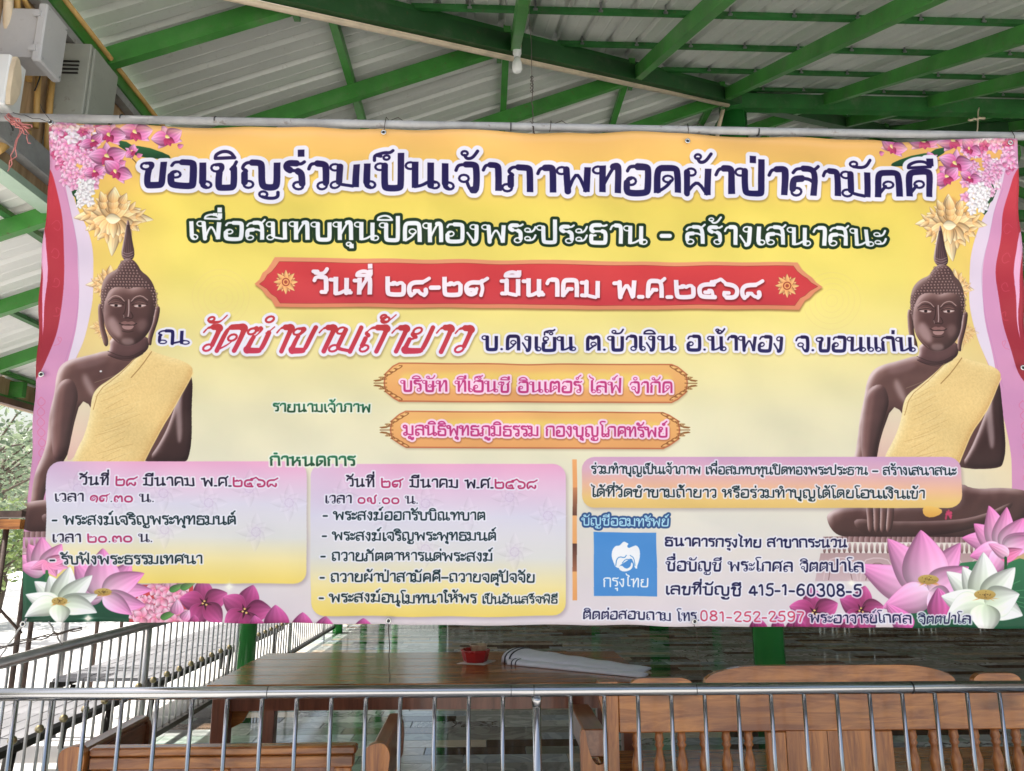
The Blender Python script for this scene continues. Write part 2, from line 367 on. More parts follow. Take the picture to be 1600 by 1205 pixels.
def statue(ox, oy):
    S = lambda pts: [(x+ox, y+oy) for x, y in pts]
    br, li, dk = col(140, 104, 98), col(246, 228, 228), col(54, 36, 38)
    # seated body, arm, crossed legs and plinth
    shaded(S([(165,546),(140,554),(108,562),(94,572),(87,590),(83,612),(76,640),(73,672),(66,705),(54,735),(50,770),(48,800),(66,802),(72,770),(84,745),(98,722),(108,700),(116,668),(126,632),(150,640),(170,700),(232,724),(290,724),(299,714),(301,640),(298,575),(270,560),(235,548)]), br, li, dk, size=9, seed=3)
    shaded(S([(86,600),(80,640),(76,690),(82,722),(100,716),(108,676),(118,640),(124,616),(112,588)]), col(128, 94, 92), li, dk, size=7, spec=.8, seed=5)
    fill(S([(127,625),(143,634),(143,652),(132,680),(120,700),(112,719),(101,719),(112,672)]), col(232,222,196), col(235,200,190), sm=1)
    shaded(S([(284,600),(298,582),(301,640),(300,712),(288,722),(230,722),(250,690),(270,650)]), col(96, 68, 66), col(225,205,205), dk, size=6, seed=6)
    fill(S([(276,610),(284,612),(286,690),(276,694)]), col(235,218,220), sm=2, alpha=.5, soft=3)
    fill(S([(132,580),(148,606),(150,625),(138,612),(128,592)]), col(225,205,205), sm=2, alpha=.5, soft=5)
    fill(S([(100,600),(96,640),(90,690),(84,720),(78,716),(82,660),(90,606)]), col(170,128,122), sm=2, alpha=.45, soft=5)
    fill(S([(120,562),(150,556),(168,560),(150,572),(118,578)]), col(170,140,140), sm=2, alpha=.4, soft=5)
    # legs and hand (seen beside the lotus flowers)
    shaded(S([(22,792),(26,812),(40,828),(64,832),(220,834),(300,820),(340,800),(345,760),(300,752),(250,756),(228,744),(190,770),(120,782),(60,780)]), col(118, 84, 80), li, dk, size=9, seed=8)
    shaded(S([(60,800),(110,806),(200,806),(260,798),(320,770),(300,796),(240,822),(150,832),(80,830)]), col(104,74,70), col(205,180,182), dk, size=6, seed=18, spec=.8)
    for i in range(4):
        shaded(S([(86+i*11,760),(95+i*11,760),(97+i*10,800),(96+i*9,820),(91+i*9,825),(87+i*9,818),(86+i*10,795)]), br, li, dk, size=3, seed=9+i)
    for i in range(32):
        x = 18+i*8.2
        fill(S([(x,830),(x+8,830),(x+8,839),(x,839)]), col(196,168,170), col(132,98,98), horiz=True)
        fill(S([(x,840),(x+5,840),(x+5,856),(x,856)]), col(214,190,192), col(140,108,106), sm=1)
    fill(S([(14,856),(290,856),(296,900),(6,900)]), col(188,158,160), col(214,190,196), alpha=.85)
    for i in range(5):
        line(S([(20+i*56,898),(24+i*56,868),(46+i*56,862),(68+i*56,868),(72+i*56,898)]), col(226,206,208), 3); line(S([(28+i*56,898),(32+i*56,876),(46+i*56,870),(60+i*56,876),(64+i*56,898)]), col(150,116,118), 2)
    line(S([(156,580),(156.6,580)]), col(250,250,250), 5, 1, 0) if ox == 0 else None
    # robe
    P = S([(228,538),(236,548),(258,556),(281,562),(298,571),(300,582),(287,608),(272,640),(252,668),(238,695),(227,720),(210,750),(195,772),(140,776),(110,740),(112,720),(120,700),(132,680),(141,648),(144,622),(152,606),(178,588),(204,566)])
    shaded(P, col(244,220,158), col(254,246,206), col(222,184,116), size=8, grain=.05, spec=.6, seed=11)
    rr = np.random.RandomState(2)
    for i in range(34):
        y = 590+i*4.4+rr.uniform(-2, 2); x = 150+rr.uniform(-2, 26); l = rr.uniform(20, 62)
        if x+l > 292-(y-590)*.52: l = max(8, 288-(y-590)*.52-x)
        line(S([(x, y+8), (x+l*.5, y), (x+l, y-9+rr.uniform(-2, 3))]), col(186,146,80) if i % 2 else col(252,240,196), 1.5, .32)
    line(S([(228,541),(205,566),(180,590),(155,610),(146,640)]), col(178,130,60), 2, .7)
    line(S([(238,550),(222,572),(205,590)]), col(150,110,52), 2.5, .7)
    line(S([(300,582),(287,608),(272,640),(252,668),(238,695),(227,720)]), col(250,225,160), 3, .8)
    # neck, ears, head
    shaded(S([(170,525),(170,545),(163,552),(175,560),(205,562),(226,552),(234,542),(230,522)]), col(136,100,100), li, dk, size=5, seed=12)
    for yy in (548, 554): line(S([(166,yy),(185,yy+8),(205,yy+9),(224,yy-1)]), col(60,40,42), 2, .6)
    shaded(S([(151,474),(158,474),(162,490),(163,512),(168,528),(167,540),(161,541),(158,528),(154,505)]), br, li, dk, size=3, seed=13)
    shaded(S([(240,478),(249,477),(246,496),(241,514),(237,530),(237,541),(231,538),(230,520),(237,500)]), br, li, dk, size=3, seed=14)
    shaded(S([(200,340),(197,358),(192,384),(190,398),(196,408),(208,408),(213,398),(208,374),(204,352)]), col(142,112,114), li, dk, size=3, seed=15)
    for i in range(5): line(S([(194+i*3.6,396),(196+i*2.4,374),(199+i*.7,352)]), col(70,48,50), 1.4, .7)
    for k in range(3): line(S([(193,394+k*4),(201,398+k*4),(210,394+k*4)]), col(222,200,200), 1.6, .6)
    shaded(S([(196,405),(188,413),(184,422),(173,426),(163,435),(157,450),(156,470),(160,492),(166,500),(236,500),(241,480),(243,464),(240,446),(231,431),(221,424),(216,413),(208,405)]), col(128,98,96), col(200,176,172), col(66,46,46), size=7, seed=16)
    for j in range(17):
        yy = 410+j*4.4
        hw = 8+ (j*1.9 if j < 5 else 9.5+ (j-5)*4.6); hw = min(hw, 42)
        n = int(hw*2/4.6)
        for i in range(n+1):
            xx = 200-hw+2*hw*i/n+(j % 2)*1.2
            if yy > 452 and abs(xx-200) < 32: continue
            o = np.array([sheet_px(xx+ox, yy+oy)]); r = region(o, 5)
            if r is None: continue
            d = np.hypot(r[4]-o[0,0], r[5]-o[0,1])
            put(r, np.clip(3.4-d, 0, 1)*.8, col(150,118,116)); put(r, np.clip(1.8-np.hypot(r[4]-o[0,0]+1, r[5]-o[0,1]+1), 0, 1)*.8, col(212,188,186)); put(r, np.clip(1-abs(d-3.9), 0, 1)*.5, col(64,42,44))
    shaded(S([(168,456),(176,449),(190,448),(200,452),(211,448),(226,449),(236,458),(239,478),(237,502),(231,520),(220,532),(205,540),(190,540),(176,531),(166,516),(161,496),(161,474)]), col(126, 92, 88), col(230, 206, 204), col(66, 46, 46), size=9, spec=.8, seed=17)
    fill(S([(168,498),(176,492),(188,510),(190,528),(180,526),(170,514)]), col(232,205,205), sm=2, alpha=.55, soft=5)
    fill(S([(212,500),(226,496),(230,508),(220,520),(212,514)]), col(214,184,182), sm=2, alpha=.28, soft=5)
    fill(S([(188,528),(206,528),(210,536),(198,540),(188,536)]), col(228,205,204), sm=2, alpha=.4, soft=3)
    for m in (1, -1):
        X = lambda x: 199+m*(x-199)-(0 if m > 0 else 1)
        line(S([(X(204),470),(X(210),463),(X(220),461),(X(229),468)]), col(214,186,182), 2.4, .85)
        line(S([(X(203),473),(X(210),467),(X(220),465),(X(229),472)]), col(48,32,34), 1.6, .7)
        fill(S([(X(206),475),(X(213),470),(X(223),471),(X(228),476),(X(220),481),(X(210),480)]), col(146,112,108), sm=1)
        fill(S([(X(207),477.5),(X(214),475.5),(X(222),475.5),(X(228),476),(X(218),479),(X(210),479)]), col(226,206,202), sm=1)
        fill(S([(X(214),475),(X(219),475),(X(219),479),(X(214),479)]), col(60,40,40), sm=1)
        line(S([(X(205),476),(X(214),472),(X(228),475)]), col(40,26,28), 1.6, .9)
    line(S([(196,470),(195,485),(191,493),(194,497),(199,496)]), col(52,36,38), 2, .7); line(S([(200,468),(200,488),(199,494)]), col(224,200,198), 3, .8)
    line(S([(199,496),(204,498),(207,494),(203,487)]), col(52,36,38), 2, .7); line(S([(192,492),(193,496)]), col(214,190,188), 2, .7)
    fill(S([(187,505),(194,501),(199,503),(205,501),(211,505),(206,508),(199,507),(192,508)]), col(160,122,118), sm=1)
    fill(S([(189,508),(199,509),(209,508),(205,514),(199,515),(192,514)]), col(186,150,146), sm=1)
    line(S([(186,505),(193,508),(199,507),(206,508),(212,505)]), col(40,26,28), 1.8, .9); line(S([(190,517),(199,519),(207,517)]), col(50,34,36), 2, .6)
    line(S([(164,480),(163,500),(170,520),(184,534)]), col(196,168,166), 1.6, .35)

def lotus(x, y, s, c0, c1, rim, angs, heart=None, seed=0):
    rs = np.random.RandomState(seed)
    for ang, l, w, b in angs:
        petal(x, y, ang, l*s, w*s*1.25, c0, c1, rim, .03, .7, b)
    if heart is not None:
        hx, hy = x, y+heart*s
        for i in range(40):
            a = rs.uniform(150, 390); petal(hx+rs.uniform(-8, 8)*s, hy+2, -a, rs.uniform(6, 12)*s, .8, col(230,150,60), col(250,200,90))
        fill([(hx+13*s*np.cos(a), hy-3*s+6*s*np.sin(a)) for a in np.linspace(0, 6.1, 14)], col(214,190,110), col(190,160,84), sm=1)
        for i in range(22):
            a, q = rs.uniform(0, 6.28), rs.uniform(0, .8); px, py = hx+12*s*q*np.cos(a), hy-3*s+5*s*q*np.sin(a)
            line([(px, py), (px+.6, py)], col(110,84,44), 1.6, .8, 0)

def orchid(x, y, s, rot, seed, deep=True):
    p0, p1, rm = col(212,96,160), col(240,196,226), col(198,86,150)
    for a in (90, 210, 330): petal(x, y, a+rot, 20*s, 7*s, col(222,140,190), p1, rm, .06)
    for a in (168, 12): petal(x, y, a+rot, 22*s, 12*s, p0 if deep else col(226,150,200), p1, rm, .08, .75)
    for a in (230, 270, 310): petal(x, y+1, a+rot, 11*s, 5*s, col(180,30,100), col(214,60,140), col(150,20,80))
    petal(x-3*s, y-3*s, -45+rot, 7*s, 3*s, col(250,220,120), col(250,240,200))

def small_bloom(x, y, s, c0, c1, rim, rs):
    r0 = rs.uniform(0, 72)
    s *= 1.3
    for k in range(5): petal(x, y, r0+72*k, s, s*.5, c0, c1, rim, .03, .95)
    petal(x-1.2, y, 0, 2.4, 1.2, col(240,220,150), col(240,220,150))

def violet(x, y, s, seed, rot=0):
    for a in (90, 18, 162, 234, 306): petal(x, y, a+rot, 40*s, 19*s, col(150,36,106), col(216,106,176), col(238,184,218), .04, .95)
    for a in (54, 126, 198, 270, 342): petal(x, y, a+rot, 13*s, 2.2*s, col(60,5,40), col(120,20,80))
    for dx, dy in ((-3,0),(3,2),(0,-4)): petal(x+dx*s-2, y+dy*s, 0, 4.5*s, 2.4*s, col(250,220,150), col(240,200,120), col(160,80,40))

def sparkle(x, y, s):
    o = sheet_px(x, y); r = region(np.array([o]), 40*s)
    if r is None: return
    dx, dy = np.abs(r[4]-o[0]), np.abs(r[5]-o[1]); k = 12*s
    put(r, np.clip(np.exp(-(dx*dx+dy*dy)/(k*k*.35))+np.exp(-dx/k-dy/1.6)*.8+np.exp(-dy/(k*.5)-dx/1.6)*.8, 0, 1), col(252,250,240))

def paint_print():
    yy, xx = np.mgrid[0:PH, 0:PW].astype(np.float32); v = yy/PH; u = xx/PW
    stops = [(0, (248,200,116)), (.07, (248,208,108)), (.16, (246,226,106)), (.30, (248,232,124)), (.44, (244,232,166)), (.58, (240,234,200)), (.80, (236,234,222)), (1, (236,230,232))]
    for k in range(3):
        IMG[..., k] = np.interp(v, [s[0] for s in stops], [s[1][k]/255 for s in stops])
    e = np.clip(1-np.minimum(u, 1-u)/.13, 0, 1)[..., None]*np.clip(1.1-v, 0, 1)[..., None]
    IMG[:] = IMG*(1-e*.6)+col(240,184,110)*e*.6
    n = noise((PH, PW), 300, 4); IMG[:] = IMG*(1+(n-.5)[..., None]*.05)
    d = np.clip(1-np.abs(u-.5-(v-.2)*.3)/.05, 0, 1)*np.clip(1-v*1.4, 0, 1); IMG[:] += d[..., None]*.03
    lil = np.clip((v-.72)*4, 0, 1)[..., None]*.35; IMG[:] = IMG*(1-lil)+col(226,212,228)*lil
    for k in range(5):   # faint haloes
        pass
    for cx, cy in ((345,465),(1300,470)):
        for q in range(1, 6): line([(cx+q*9*np.cos(a), cy+q*9*np.sin(a)) for a in np.linspace(0, 6.28, 20)], col(240,216,150), 2, .35)
    SUM = 1661
    mir = lambda pts: [(SUM-x, y+6) for x, y in pts]
    for M in (lambda p: p, mir):
        # side drapes
        fill(M([(0,180),(90,190),(98,262),(118,318),(136,352),(145,392),(147,424),(143,474),(134,520),(118,560),(96,620),(84,720),(80,900),(0,900)]), col(232,172,208), col(216,160,200), sm=2)
        fill(M([(88,240),(100,262),(118,318),(136,352),(145,392),(147,424),(143,474),(134,520),(118,560),(98,600),(110,548),(122,490),(124,420),(120,370),(108,320)]), col(238,220,238), col(236,226,240), sm=2)
        line(M([(97,290),(114,340),(124,400),(125,440),(118,500),(104,560),(90,600)]), col(196,150,196), 1.6, .5)
        fill(M([(60,250),(78,262),(88,300),(98,345),(103,400),(102,440),(97,480),(85,530),(70,572),(50,600),(40,600),(40,250)]), col(224,46,78), col(172,22,62), sm=2)
        fill(M([(62,350),(72,362),(77,410),(75,450),(68,505),(64,530),(70,460)]), col(244,190,222), sm=1)
        for k in range(5): line(M([(80+k*3,350+k*46),(88,342+k*46),(96,352+k*44),(92,362+k*44),(84,356+k*46)]), col(240,110,140), 1.6, .5)
        for k in range(8): line(M([(62,620+k*16),(56,628+k*16),(62,636+k*16),(70,628+k*16),(62,620+k*16)]), col(232,120,160), 2, .6)
    kranok(178, 342, 1.0); kranok(1483, 352, 1.0)
    kranok(172, 446, .62, .9); kranok(1489, 452, .62, .9); kranok(168, 512, .5, .6); kranok(1503, 520, .5, .5)
    # orchids hanging in the two upper corners
    for side in (0, 1):
        fx = (lambda x: x) if not side else (lambda x: SUM-x); oy = 10*side
        rs = np.random.RandomState(7+side)
        for p in ([(188,228),(225,226),(262,238),(268,246),(240,246),(205,240)], [(108,262),(122,258),(130,290),(128,318),(108,300)], [(116,270),(136,300),(128,330),(118,318)], [(180,218),(205,222),(215,240),(190,232)]):
            fill([(fx(x), y+oy) for x, y in p], col(60,126,76), col(38,92,58), sm=1)
        line([(fx(160), 240+oy), (fx(192), 238+oy), (fx(210), 248+oy), (fx(216), 262+oy)], col(96,72,44), 2.2)
        for i in range(90):
            x = rs.uniform(82, 150)+rs.normal()*4; y = rs.uniform(196, 232) if i % 2 else rs.uniform(200, 310-abs(x-130)*1.2)
            w = rs.rand()
            if w < .5: small_bloom(fx(x), y+oy, rs.uniform(6, 10), col(226,130,182), col(250,228,240), col(214,110,170), rs)
            elif w < .8: small_bloom(fx(x), y+oy, rs.uniform(6, 9), col(240,210,226), col(252,250,250), col(216,170,206), rs)
            else: small_bloom(fx(x), y+oy, rs.uniform(5, 8), col(196,60,120), col(232,130,180), col(170,40,100), rs)
        for i in range(34):
            x = rs.uniform(100, 160); y = rs.uniform(236, 292)+(x-96)*.3*rs.rand()
            small_bloom(fx(x), y+oy, rs.uniform(6, 9), col(226,140,186), col(250,226,240), col(206,110,170), rs)
        for i in range(12): small_bloom(fx(128+rs.uniform(-6, 18)), 285+oy+i*3.2, rs.uniform(6, 9), col(236,226,232), col(253,253,253), col(200,190,205), rs)
        for x, y, s, r in ((214,207,1.2,0), (262,213,1.15,20), (172,210,1.2,-15), (170,246,1.3,10), (184,268,1.1,-30), (146,222,.9,40), (206,236,.6,60), (150,270,.8,20)):
            orchid(fx(x), y+oy, s, r if not side else -r, 3)
        for x, y in ((281,226),(217,242),(192,254),(93,250),(88,262)):
            petal(fx(x)-4, y+oy, 20, 10, 5, col(220,120,170), col(240,170,205), col(180,70,130))
    statue(0, 0)
    statue(1267, 9)
    # bottom flower border, left
    rs = np.random.RandomState(3)
    fill([(20,890),(140,905),(230,935),(230,990),(20,990)], col(48,128,96), col(26,92,70), sm=0)
    fill([(200,915),(300,915),(300,990),(200,990)], col(222,60,70), col(200,50,70))
    for i in range(42): small_bloom(rs.uniform(195, 285), rs.uniform(915, 976), rs.uniform(8, 12), col(236,130,168), col(252,226,238), col(206,70,120), rs)
    for x, y in ((275,925),(262,968),(292,922)): petal(x-12, y, 25, 26, 6, col(90,150,80), col(150,190,120), col(60,110,60))
    violet(318, 945, .95, 1, 8); violet(383, 956, .98, 2, -14); violet(300, 985, .5, 1)
    for x, y, a, l, w_ in ((432,1002,94,52,21),(470,1004,90,42,20),(500,1006,80,40,17),(512,1006,95,38,14),(566,1004,90,34,19),(404,1000,100,36,14)): petal(x, y, a, l, w_, col(160,44,116), col(220,110,184), col(240,190,224), .03, 1.0)
    petal(274, 962, 90, 22, 11, col(226,140,190), col(246,214,236), col(200,110,170)); petal(283, 972, 60, 18, 9, col(226,140,190), col(246,214,236), col(200,110,170))
    # right
    fill([(1500,880),(1680,860),(1680,1000),(1380,1000),(1440,940)], col(64,150,104), col(30,104,78))
    for k in range(7): line([(1545,930),(1570+k*12,880+k*14)], col(120,196,140), 2, .6)
    fill([(1570,880),(1600,870),(1640,900),(1640,880),(1600,850)], col(226,196,150), col(200,170,130), sm=1)
    violet(1272, 958, .95, 4, 5); violet(1345, 955, .95, 5, -10); violet(1310, 985, .6, 6)
    for x, a in ((1180,80),(1192,110),(1216,90),(1236,70),(1250,95)): petal(x, 992, a, 30, 12, col(150,30,110), col(214,96,176), col(236,180,220))
    # schedule panels with their faint ornament
    for (x0, y0, x1, y1) in ((74,721,479,913),(485,725,884,964)):
        P = roundrect(x0, y0, x1, y1, 20)
        P = [(x+((x0-6 if x < (x0+x1)/2 else x1-2)-x0 if 0 else 0), y) for x, y in P]
        fill([(x+3, y+4) for x, y in P], col(150,130,140), alpha=.35, soft=4)
        c = cv(P); r, m = polymask(c)
        t = (r[5]-c[:,1].min())/np.ptp(c[:,1])
        cc = np.stack([np.interp(t, [0,.12,.35,.62,.8,1], q) for q in ((.95,.93,.89,.91,.97,.97), (.72,.79,.88,.91,.92,.88), (.85,.89,.94,.90,.70,.46))], -1).astype(np.float32)
        side = np.clip(1-(r[4]-c[:,0].min())/np.ptp(c[:,0])*3, 0, 1)[..., None]*np.clip(1-t*1.5, 0, 1)[..., None]*.5
        cc = cc*(1-side)+col(216,214,236)*side
        put(r, m, cc)
        for fxx, fyy in ((.12,.22),(.45,.26),(.78,.22),(.28,.34),(.62,.34),(.93,.34),(.45,.56),(.80,.58)):
            cx, cy = x0+(x1-x0)*fxx, y0+(y1-y0)*fyy
            for a in range(0, 360, 45):
                l = 30 if a % 90 == 0 else 20
                petal(cx, cy, a, l, 9, col(226,214,236), col(240,232,244), col(206,188,222), .02, .7, alpha=.17)
            line([(cx+7*np.cos(a), cy+7*np.sin(a)) for a in np.linspace(0, 6.3, 12)], col(200,176,214), 2, .35)
    P = roundrect(909, 714, 1499, 794, 20); c = cv(P)
    fill([(x+3, y+4) for x, y in P], col(150,130,140), alpha=.35, soft=4)
    r, m = polymask(c); t = (r[5]-c[:,1].min())/np.ptp(c[:,1])
    put(r, m, np.stack([np.interp(t, [0,.3,.6,.85,1], q) for q in ((.86,.90,.95,.94,.92), (.70,.74,.78,.82,.80), (.84,.80,.66,.52,.50))], -1).astype(np.float32))
    # lotus flowers in front
    pk0, pk1, pkr = col(248,216,236), col(232,148,206), col(208,104,176)
    lotus(70, 892, 1.0, col(250,225,240), col(236,150,205), col(214,110,170), ((150,44,14,0),(120,46,15,0),(95,50,16,0),(60,46,14,0),(35,40,13,0),(170,36,12,0)), None, 1)
    for ang, l, w in ((200,26,9),(250,18,9),(300,24,10),(345,30,9),(20,34,9)): petal(75, 880, ang, l, w, col(240,150,190), col(240,170,210), pkr)
    line([(72,893),(70,930)], col(70,140,80), 7)
    lotus(157, 934, 1.0, pk0, pk1, pkr, ((178,44,12,0),(8,74,14,.1),(128,66,20,0),(52,66,20,-.1),(90,72,24,0),(30,70,17,.1),(350,66,14,-.1),(330,52,12,0)), -4, 2)
    wh0, wh1, whr = col(226,240,214), col(250,252,252), col(196,214,206)
    lotus(94, 945, 1.0, wh0, wh1, whr, ((140,52,15,0),(115,46,16,0),(80,56,17,0),(45,60,14,0),(165,54,14,.1),(15,52,13,-.1),(200,56,14,-.2),(345,52,14,.2),(270,30,14,0)), -3, 3)
    sparkle(135, 968, 1.3); sparkle(358, 918, 1.3)
    lotus(1568, 860, 1.0, col(252,228,242), col(238,140,205), pkr, ((165,70,16,-.1),(140,62,17,0),(110,72,18,0),(85,66,17,0),(55,60,17,0),(190,56,15,0),(235,48,14,0),(30,52,14,0),(20,60,14,0)), None, 4)
    petal(1562, 872, 20, 40, 12, col(240,120,170), col(244,160,205), pkr); petal(1575, 868, 150, 34, 12, col(250,210,230), col(240,160,205), pkr)
    line([(1570,872),(1569,905)], col(40,110,64), 8)
    lotus(1450, 925, 1.25, pk0, pk1, pkr, ((160,92,20,.1),(128,80,20,0),(55,72,18,0),(95,74,26,0),(30,60,16,0),(200,60,16,0),(320,40,16,0)), -12, 5)
    petal(1470, 965, 95, 44, 26, col(214,90,170), col(226,130,195), pkr); petal(1420, 985, 130, 50, 18, col(214,100,180), col(232,150,205), pkr)
    lotus(1538, 945, 1.3, wh0, wh1, whr, ((140,58,15,0),(120,50,14,0),(88,60,18,0),(48,58,16,0),(170,54,15,.1),(200,50,15,-.2),(345,48,16,.2),(15,46,16,0),(268,34,15,0)), -9, 6)
    sparkle(1330, 912, 1.0)
    fill([(1441,794),(1449,790),(1470,795),(1471,803),(1455,810),(1443,806)], col(244,206,110), col(226,176,70), sm=1)
    for i in range(6): line([(1476+rs.uniform(-3, 10), 796+rs.uniform(0, 18)), (1478+i, 800+i*2)], col(214,60,120), 5, .8)
    # red date plaque
    L = [(397,443),(405,436),(410,426),(417,421),(424,412),(430,402)]
    Q = [(1237+x, y) for x, y in ((2,408),(6,418),(14,426),(20,432),(26,440),(45,449))]
    plaque = L+[(1246,410),(1252,420),(1260,428),(1268,434),(1274,442),(1284,449),(1272,457),(1264,466),(1257,470),(1249,484)]+[(430,479),(424,468),(416,462),(409,452)]
    fill([(x+1, y+3) for x, y in plaque], col(120,60,30), alpha=.5, soft=2)
    fill(plaque, col(240,170,124), col(232,150,110))
    cx, cy = 840, 445
    fill([(cx+(x-cx)*.982, cy+(y-cy)*.83) for x, y in plaque], col(228,48,52), col(214,40,66), edge=col(170,60,40), ew=1.5)
    for x in (447, 1229):
        y = 441 if x < 800 else 447
        for a in range(0, 360, 45): petal(x, y, a+22.5, 17, 5, col(236,150,80), col(250,210,150), col(140,40,30))
        for a in range(0, 360, 45): petal(x, y, a, 20, 5.5, col(240,160,90), col(252,214,150), col(140,40,30))
        for q, c_ in ((8, col(248,190,120)), (6.5, col(170,60,40)), (5, col(246,180,110)), (2.8, col(190,90,50))):
            fill([(x+q*np.cos(a), y+q*np.sin(a)) for a in np.linspace(0, 6, 12)], c_, sm=1)
    # two gilded name plaques
    for x0, x1, y0, y1 in ((584,1091,568,629),(594,1078,643,701)):
        ym = (y0+y1)/2; k = 30
        P = [(x0+40,y0),(x1-42,y0+2),(x1-32,y0+6),(x1-18,ym-14),(x1-16,ym),(x1-18,ym+14),(x1-32,y1-5),(x1-42,y1),(x0+40,y1-2),(x0+31,y1-7),(x0+18,ym+13),(x0+16,ym),(x0+18,ym-14),(x0+30,y0+5)]
        fill([(x+1, y+3) for x, y in P], col(150,120,90), alpha=.4, soft=3)
        fill(P, col(244,196,120), col(238,178,108), edge=col(206,126,76), ew=4)
        fill([(x0+46,y0+12),(x1-46,y0+14),(x1-40,ym),(x1-46,ym+8),(x0+46,ym+8),(x0+40,ym)], col(246,224,120), sm=1, alpha=.75, soft=7)
        for sx, dx in ((x0, 1), (x1, -1)):
            for j in range(5):
                for m_ in (1, -1):
                    line([(sx+dx*(2+j*8), ym+m_*(3+j*4.4)), (sx+dx*(12+j*7), ym+m_*(4+j*4.5)), (sx+dx*(16+j*7.5), ym+m_*(10+j*4.2)), (sx+dx*(8+j*8), ym+m_*(9+j*4.4))], col(156,98,40), 2.4, .9)
                    line([(sx+dx*(4+j*8), ym+m_*(5+j*4.4)), (sx+dx*(14+j*7), ym+m_*(8+j*4.4))], col(250,222,160), 1.6, .8)
            for m_ in (-4, 0, 4): line([(sx, ym+m_), (sx+dx*20, ym+m_*1.6)], col(156,98,40), 2.4)
    # divider bar
    for i, (c1_, c2_) in enumerate(((col(246,186,120), col(240,176,110)), (col(214,150,100), col(128,86,72)), (col(244,190,130), col(240,180,110)), (col(110,72,66), col(190,130,92)), (col(246,190,120), col(240,176,104)))):
        fill([(894.5,718+i*44),(901.5,718+i*44),(901.5,718+(i+1)*44+1),(894.5,718+(i+1)*44+1)], c1_, c2_)
    # bank square
    fill([(928,832),(1026,833),(1027,933),(928,932)], col(70,158,222))
    w = col(246,248,252)
    wing = [(974,846),(978,848),(982,850),(979,853),(981,857),(988,854),(994,852),(999,858),(1000,868),(998,878),(995,886),(996,889),(992,889),(990,880),(986,872),(980,876),(974,880),(968,884),(967,889),(961,886),(958,878),(955,870),(956,860),(961,853),(967,853),(970,850)]
    fill(wing, w, sm=1)
    blue = col(70,158,222)
    line([(962,884),(963,874),(968,870),(975,872),(978,868)], blue, 2.4); line([(978,888),(986,884),(985,875),(977,874),(972,880)], blue, 2.2); line([(992,884),(990,872),(984,868)], blue, 2)
    fill([(966,888),(970,883),(978,890),(985,886),(986,878),(989,882),(987,890),(978,894),(970,893)], w, sm=1)
    # ---- lettering
    W_, nv = col(244,242,252), col(44,32,110); sh = col(150,128,80)
    text('ขอเชิญร่วมเป็นเจ้าภาพทอดผ้าป่าสามัคคี', 219, 290, 1452, 307, 40.5, .255, col(52,26,104), ((7, sh, 1, 3, .5), (6.6, W_, 0, 0, 1)), fc2=nv)
    text('เพื่อสมทบทุนปิดทองพระประธาน - สร้างเสนาสนะ', 294, 373, 1381, 384, 28, .235, col(244,246,250), ((4.6, col(38,74,38), 0, 0, 1),))
    text('วันที่ ๒๘-๒๙ มีนาคม พ.ศ.๒๕๖๘', 489, 459.5, 1187, 466, 27, .27, col(250,240,248), ((.8, col(130,20,30), 1, 2.5, .7),), loops=False)
    text('ณ', 243, 537, 294, 538, 21, .24, nv, ((3.4, W_, 0, 0, 1),))
    text('วัดซำขามถ้ำยาว', 300, 548, 720, 550, 38, .235, col(206,34,52), ((5.2, sh, 1, 3, .45), (4.4, W_, 0, 0, 1)), fc2=col(214,36,92), shear=.48, nib=.72)
    text('บ.ดงเย็น ต.บัวเงิน อ.น้ำพอง จ.ขอนแก่น', 753, 547, 1428, 549, 22.5, .235, col(52,30,96), ((4.2, sh, 1, 2, .35), (3.6, W_, 0, 0, 1)), fc2=col(40,40,120))
    mg, pw = col(206,40,140), col(252,222,240)
    text('บริษัท ทีเอ็นซี อินเตอร์ ไลฟ์ จำกัด', 626, 611.5, 1049, 614.5, 17, .2, mg, ((3.2, col(150,90,70), 1, 2, .6), (3, pw, 0, 0, 1)))
    text('มูลนิธิพุทธภูมิธรรม กองบุญโภคทรัพย์', 630, 680, 1042, 683, 15.5, .19, mg, ((3.2, col(150,90,70), 1, 2, .6), (3, pw, 0, 0, 1)))
    gr, gr2 = col(40,140,104), col(40,92,60)
    text('รายนามเจ้าภาพ', 426, 643.5, 578, 644.5, 13, .22, gr, ((2.2, col(240,246,236), 0, 0, .8),), fc2=gr2, loops=False)
    text('กำหนดการ', 421, 728, 553, 728.5, 15, .23, gr, ((2.4, col(240,246,236), 0, 0, .8),), fc2=gr2, loops=False)
    dkv, teal, mag = col(38,32,70), col(14,58,68), col(196,40,120); ol = ((2.2, col(240,240,250), 0, 0, .85),)
    text('วันที่ ๒๘ มีนาคม พ.ศ.๒๕๖๘', 124, 758, 431, 761, 13.5, .2, dkv, ol, digits=mag, loops=False)
    text('เวลา ๑๙.๓๐ น.', 87, 783.5, 241, 784.5, 12.5, .2, dkv, ol, digits=mag)
    text('- พระสงฆ์เจริญพระพุทธมนต์', 82, 819.5, 366, 820.5, 13.5, .19, teal, ol)
    text('เวลา ๒๐.๓๐ น.', 83, 847, 235, 848, 12.5, .2, dkv, ol, digits=mag)
    text('- รับฟังพระธรรมเทศนา', 77, 882, 312, 882.5, 13, .19, teal, ol)
    text('วันที่ ๒๙ มีนาคม พ.ศ.๒๕๖๘', 540, 761, 837, 764, 13.5, .2, dkv, ol, digits=mag, loops=False)
    text('เวลา ๐๗.๐๐ น.', 507, 786.5, 652, 787.5, 12, .2, dkv, ol, digits=mag)
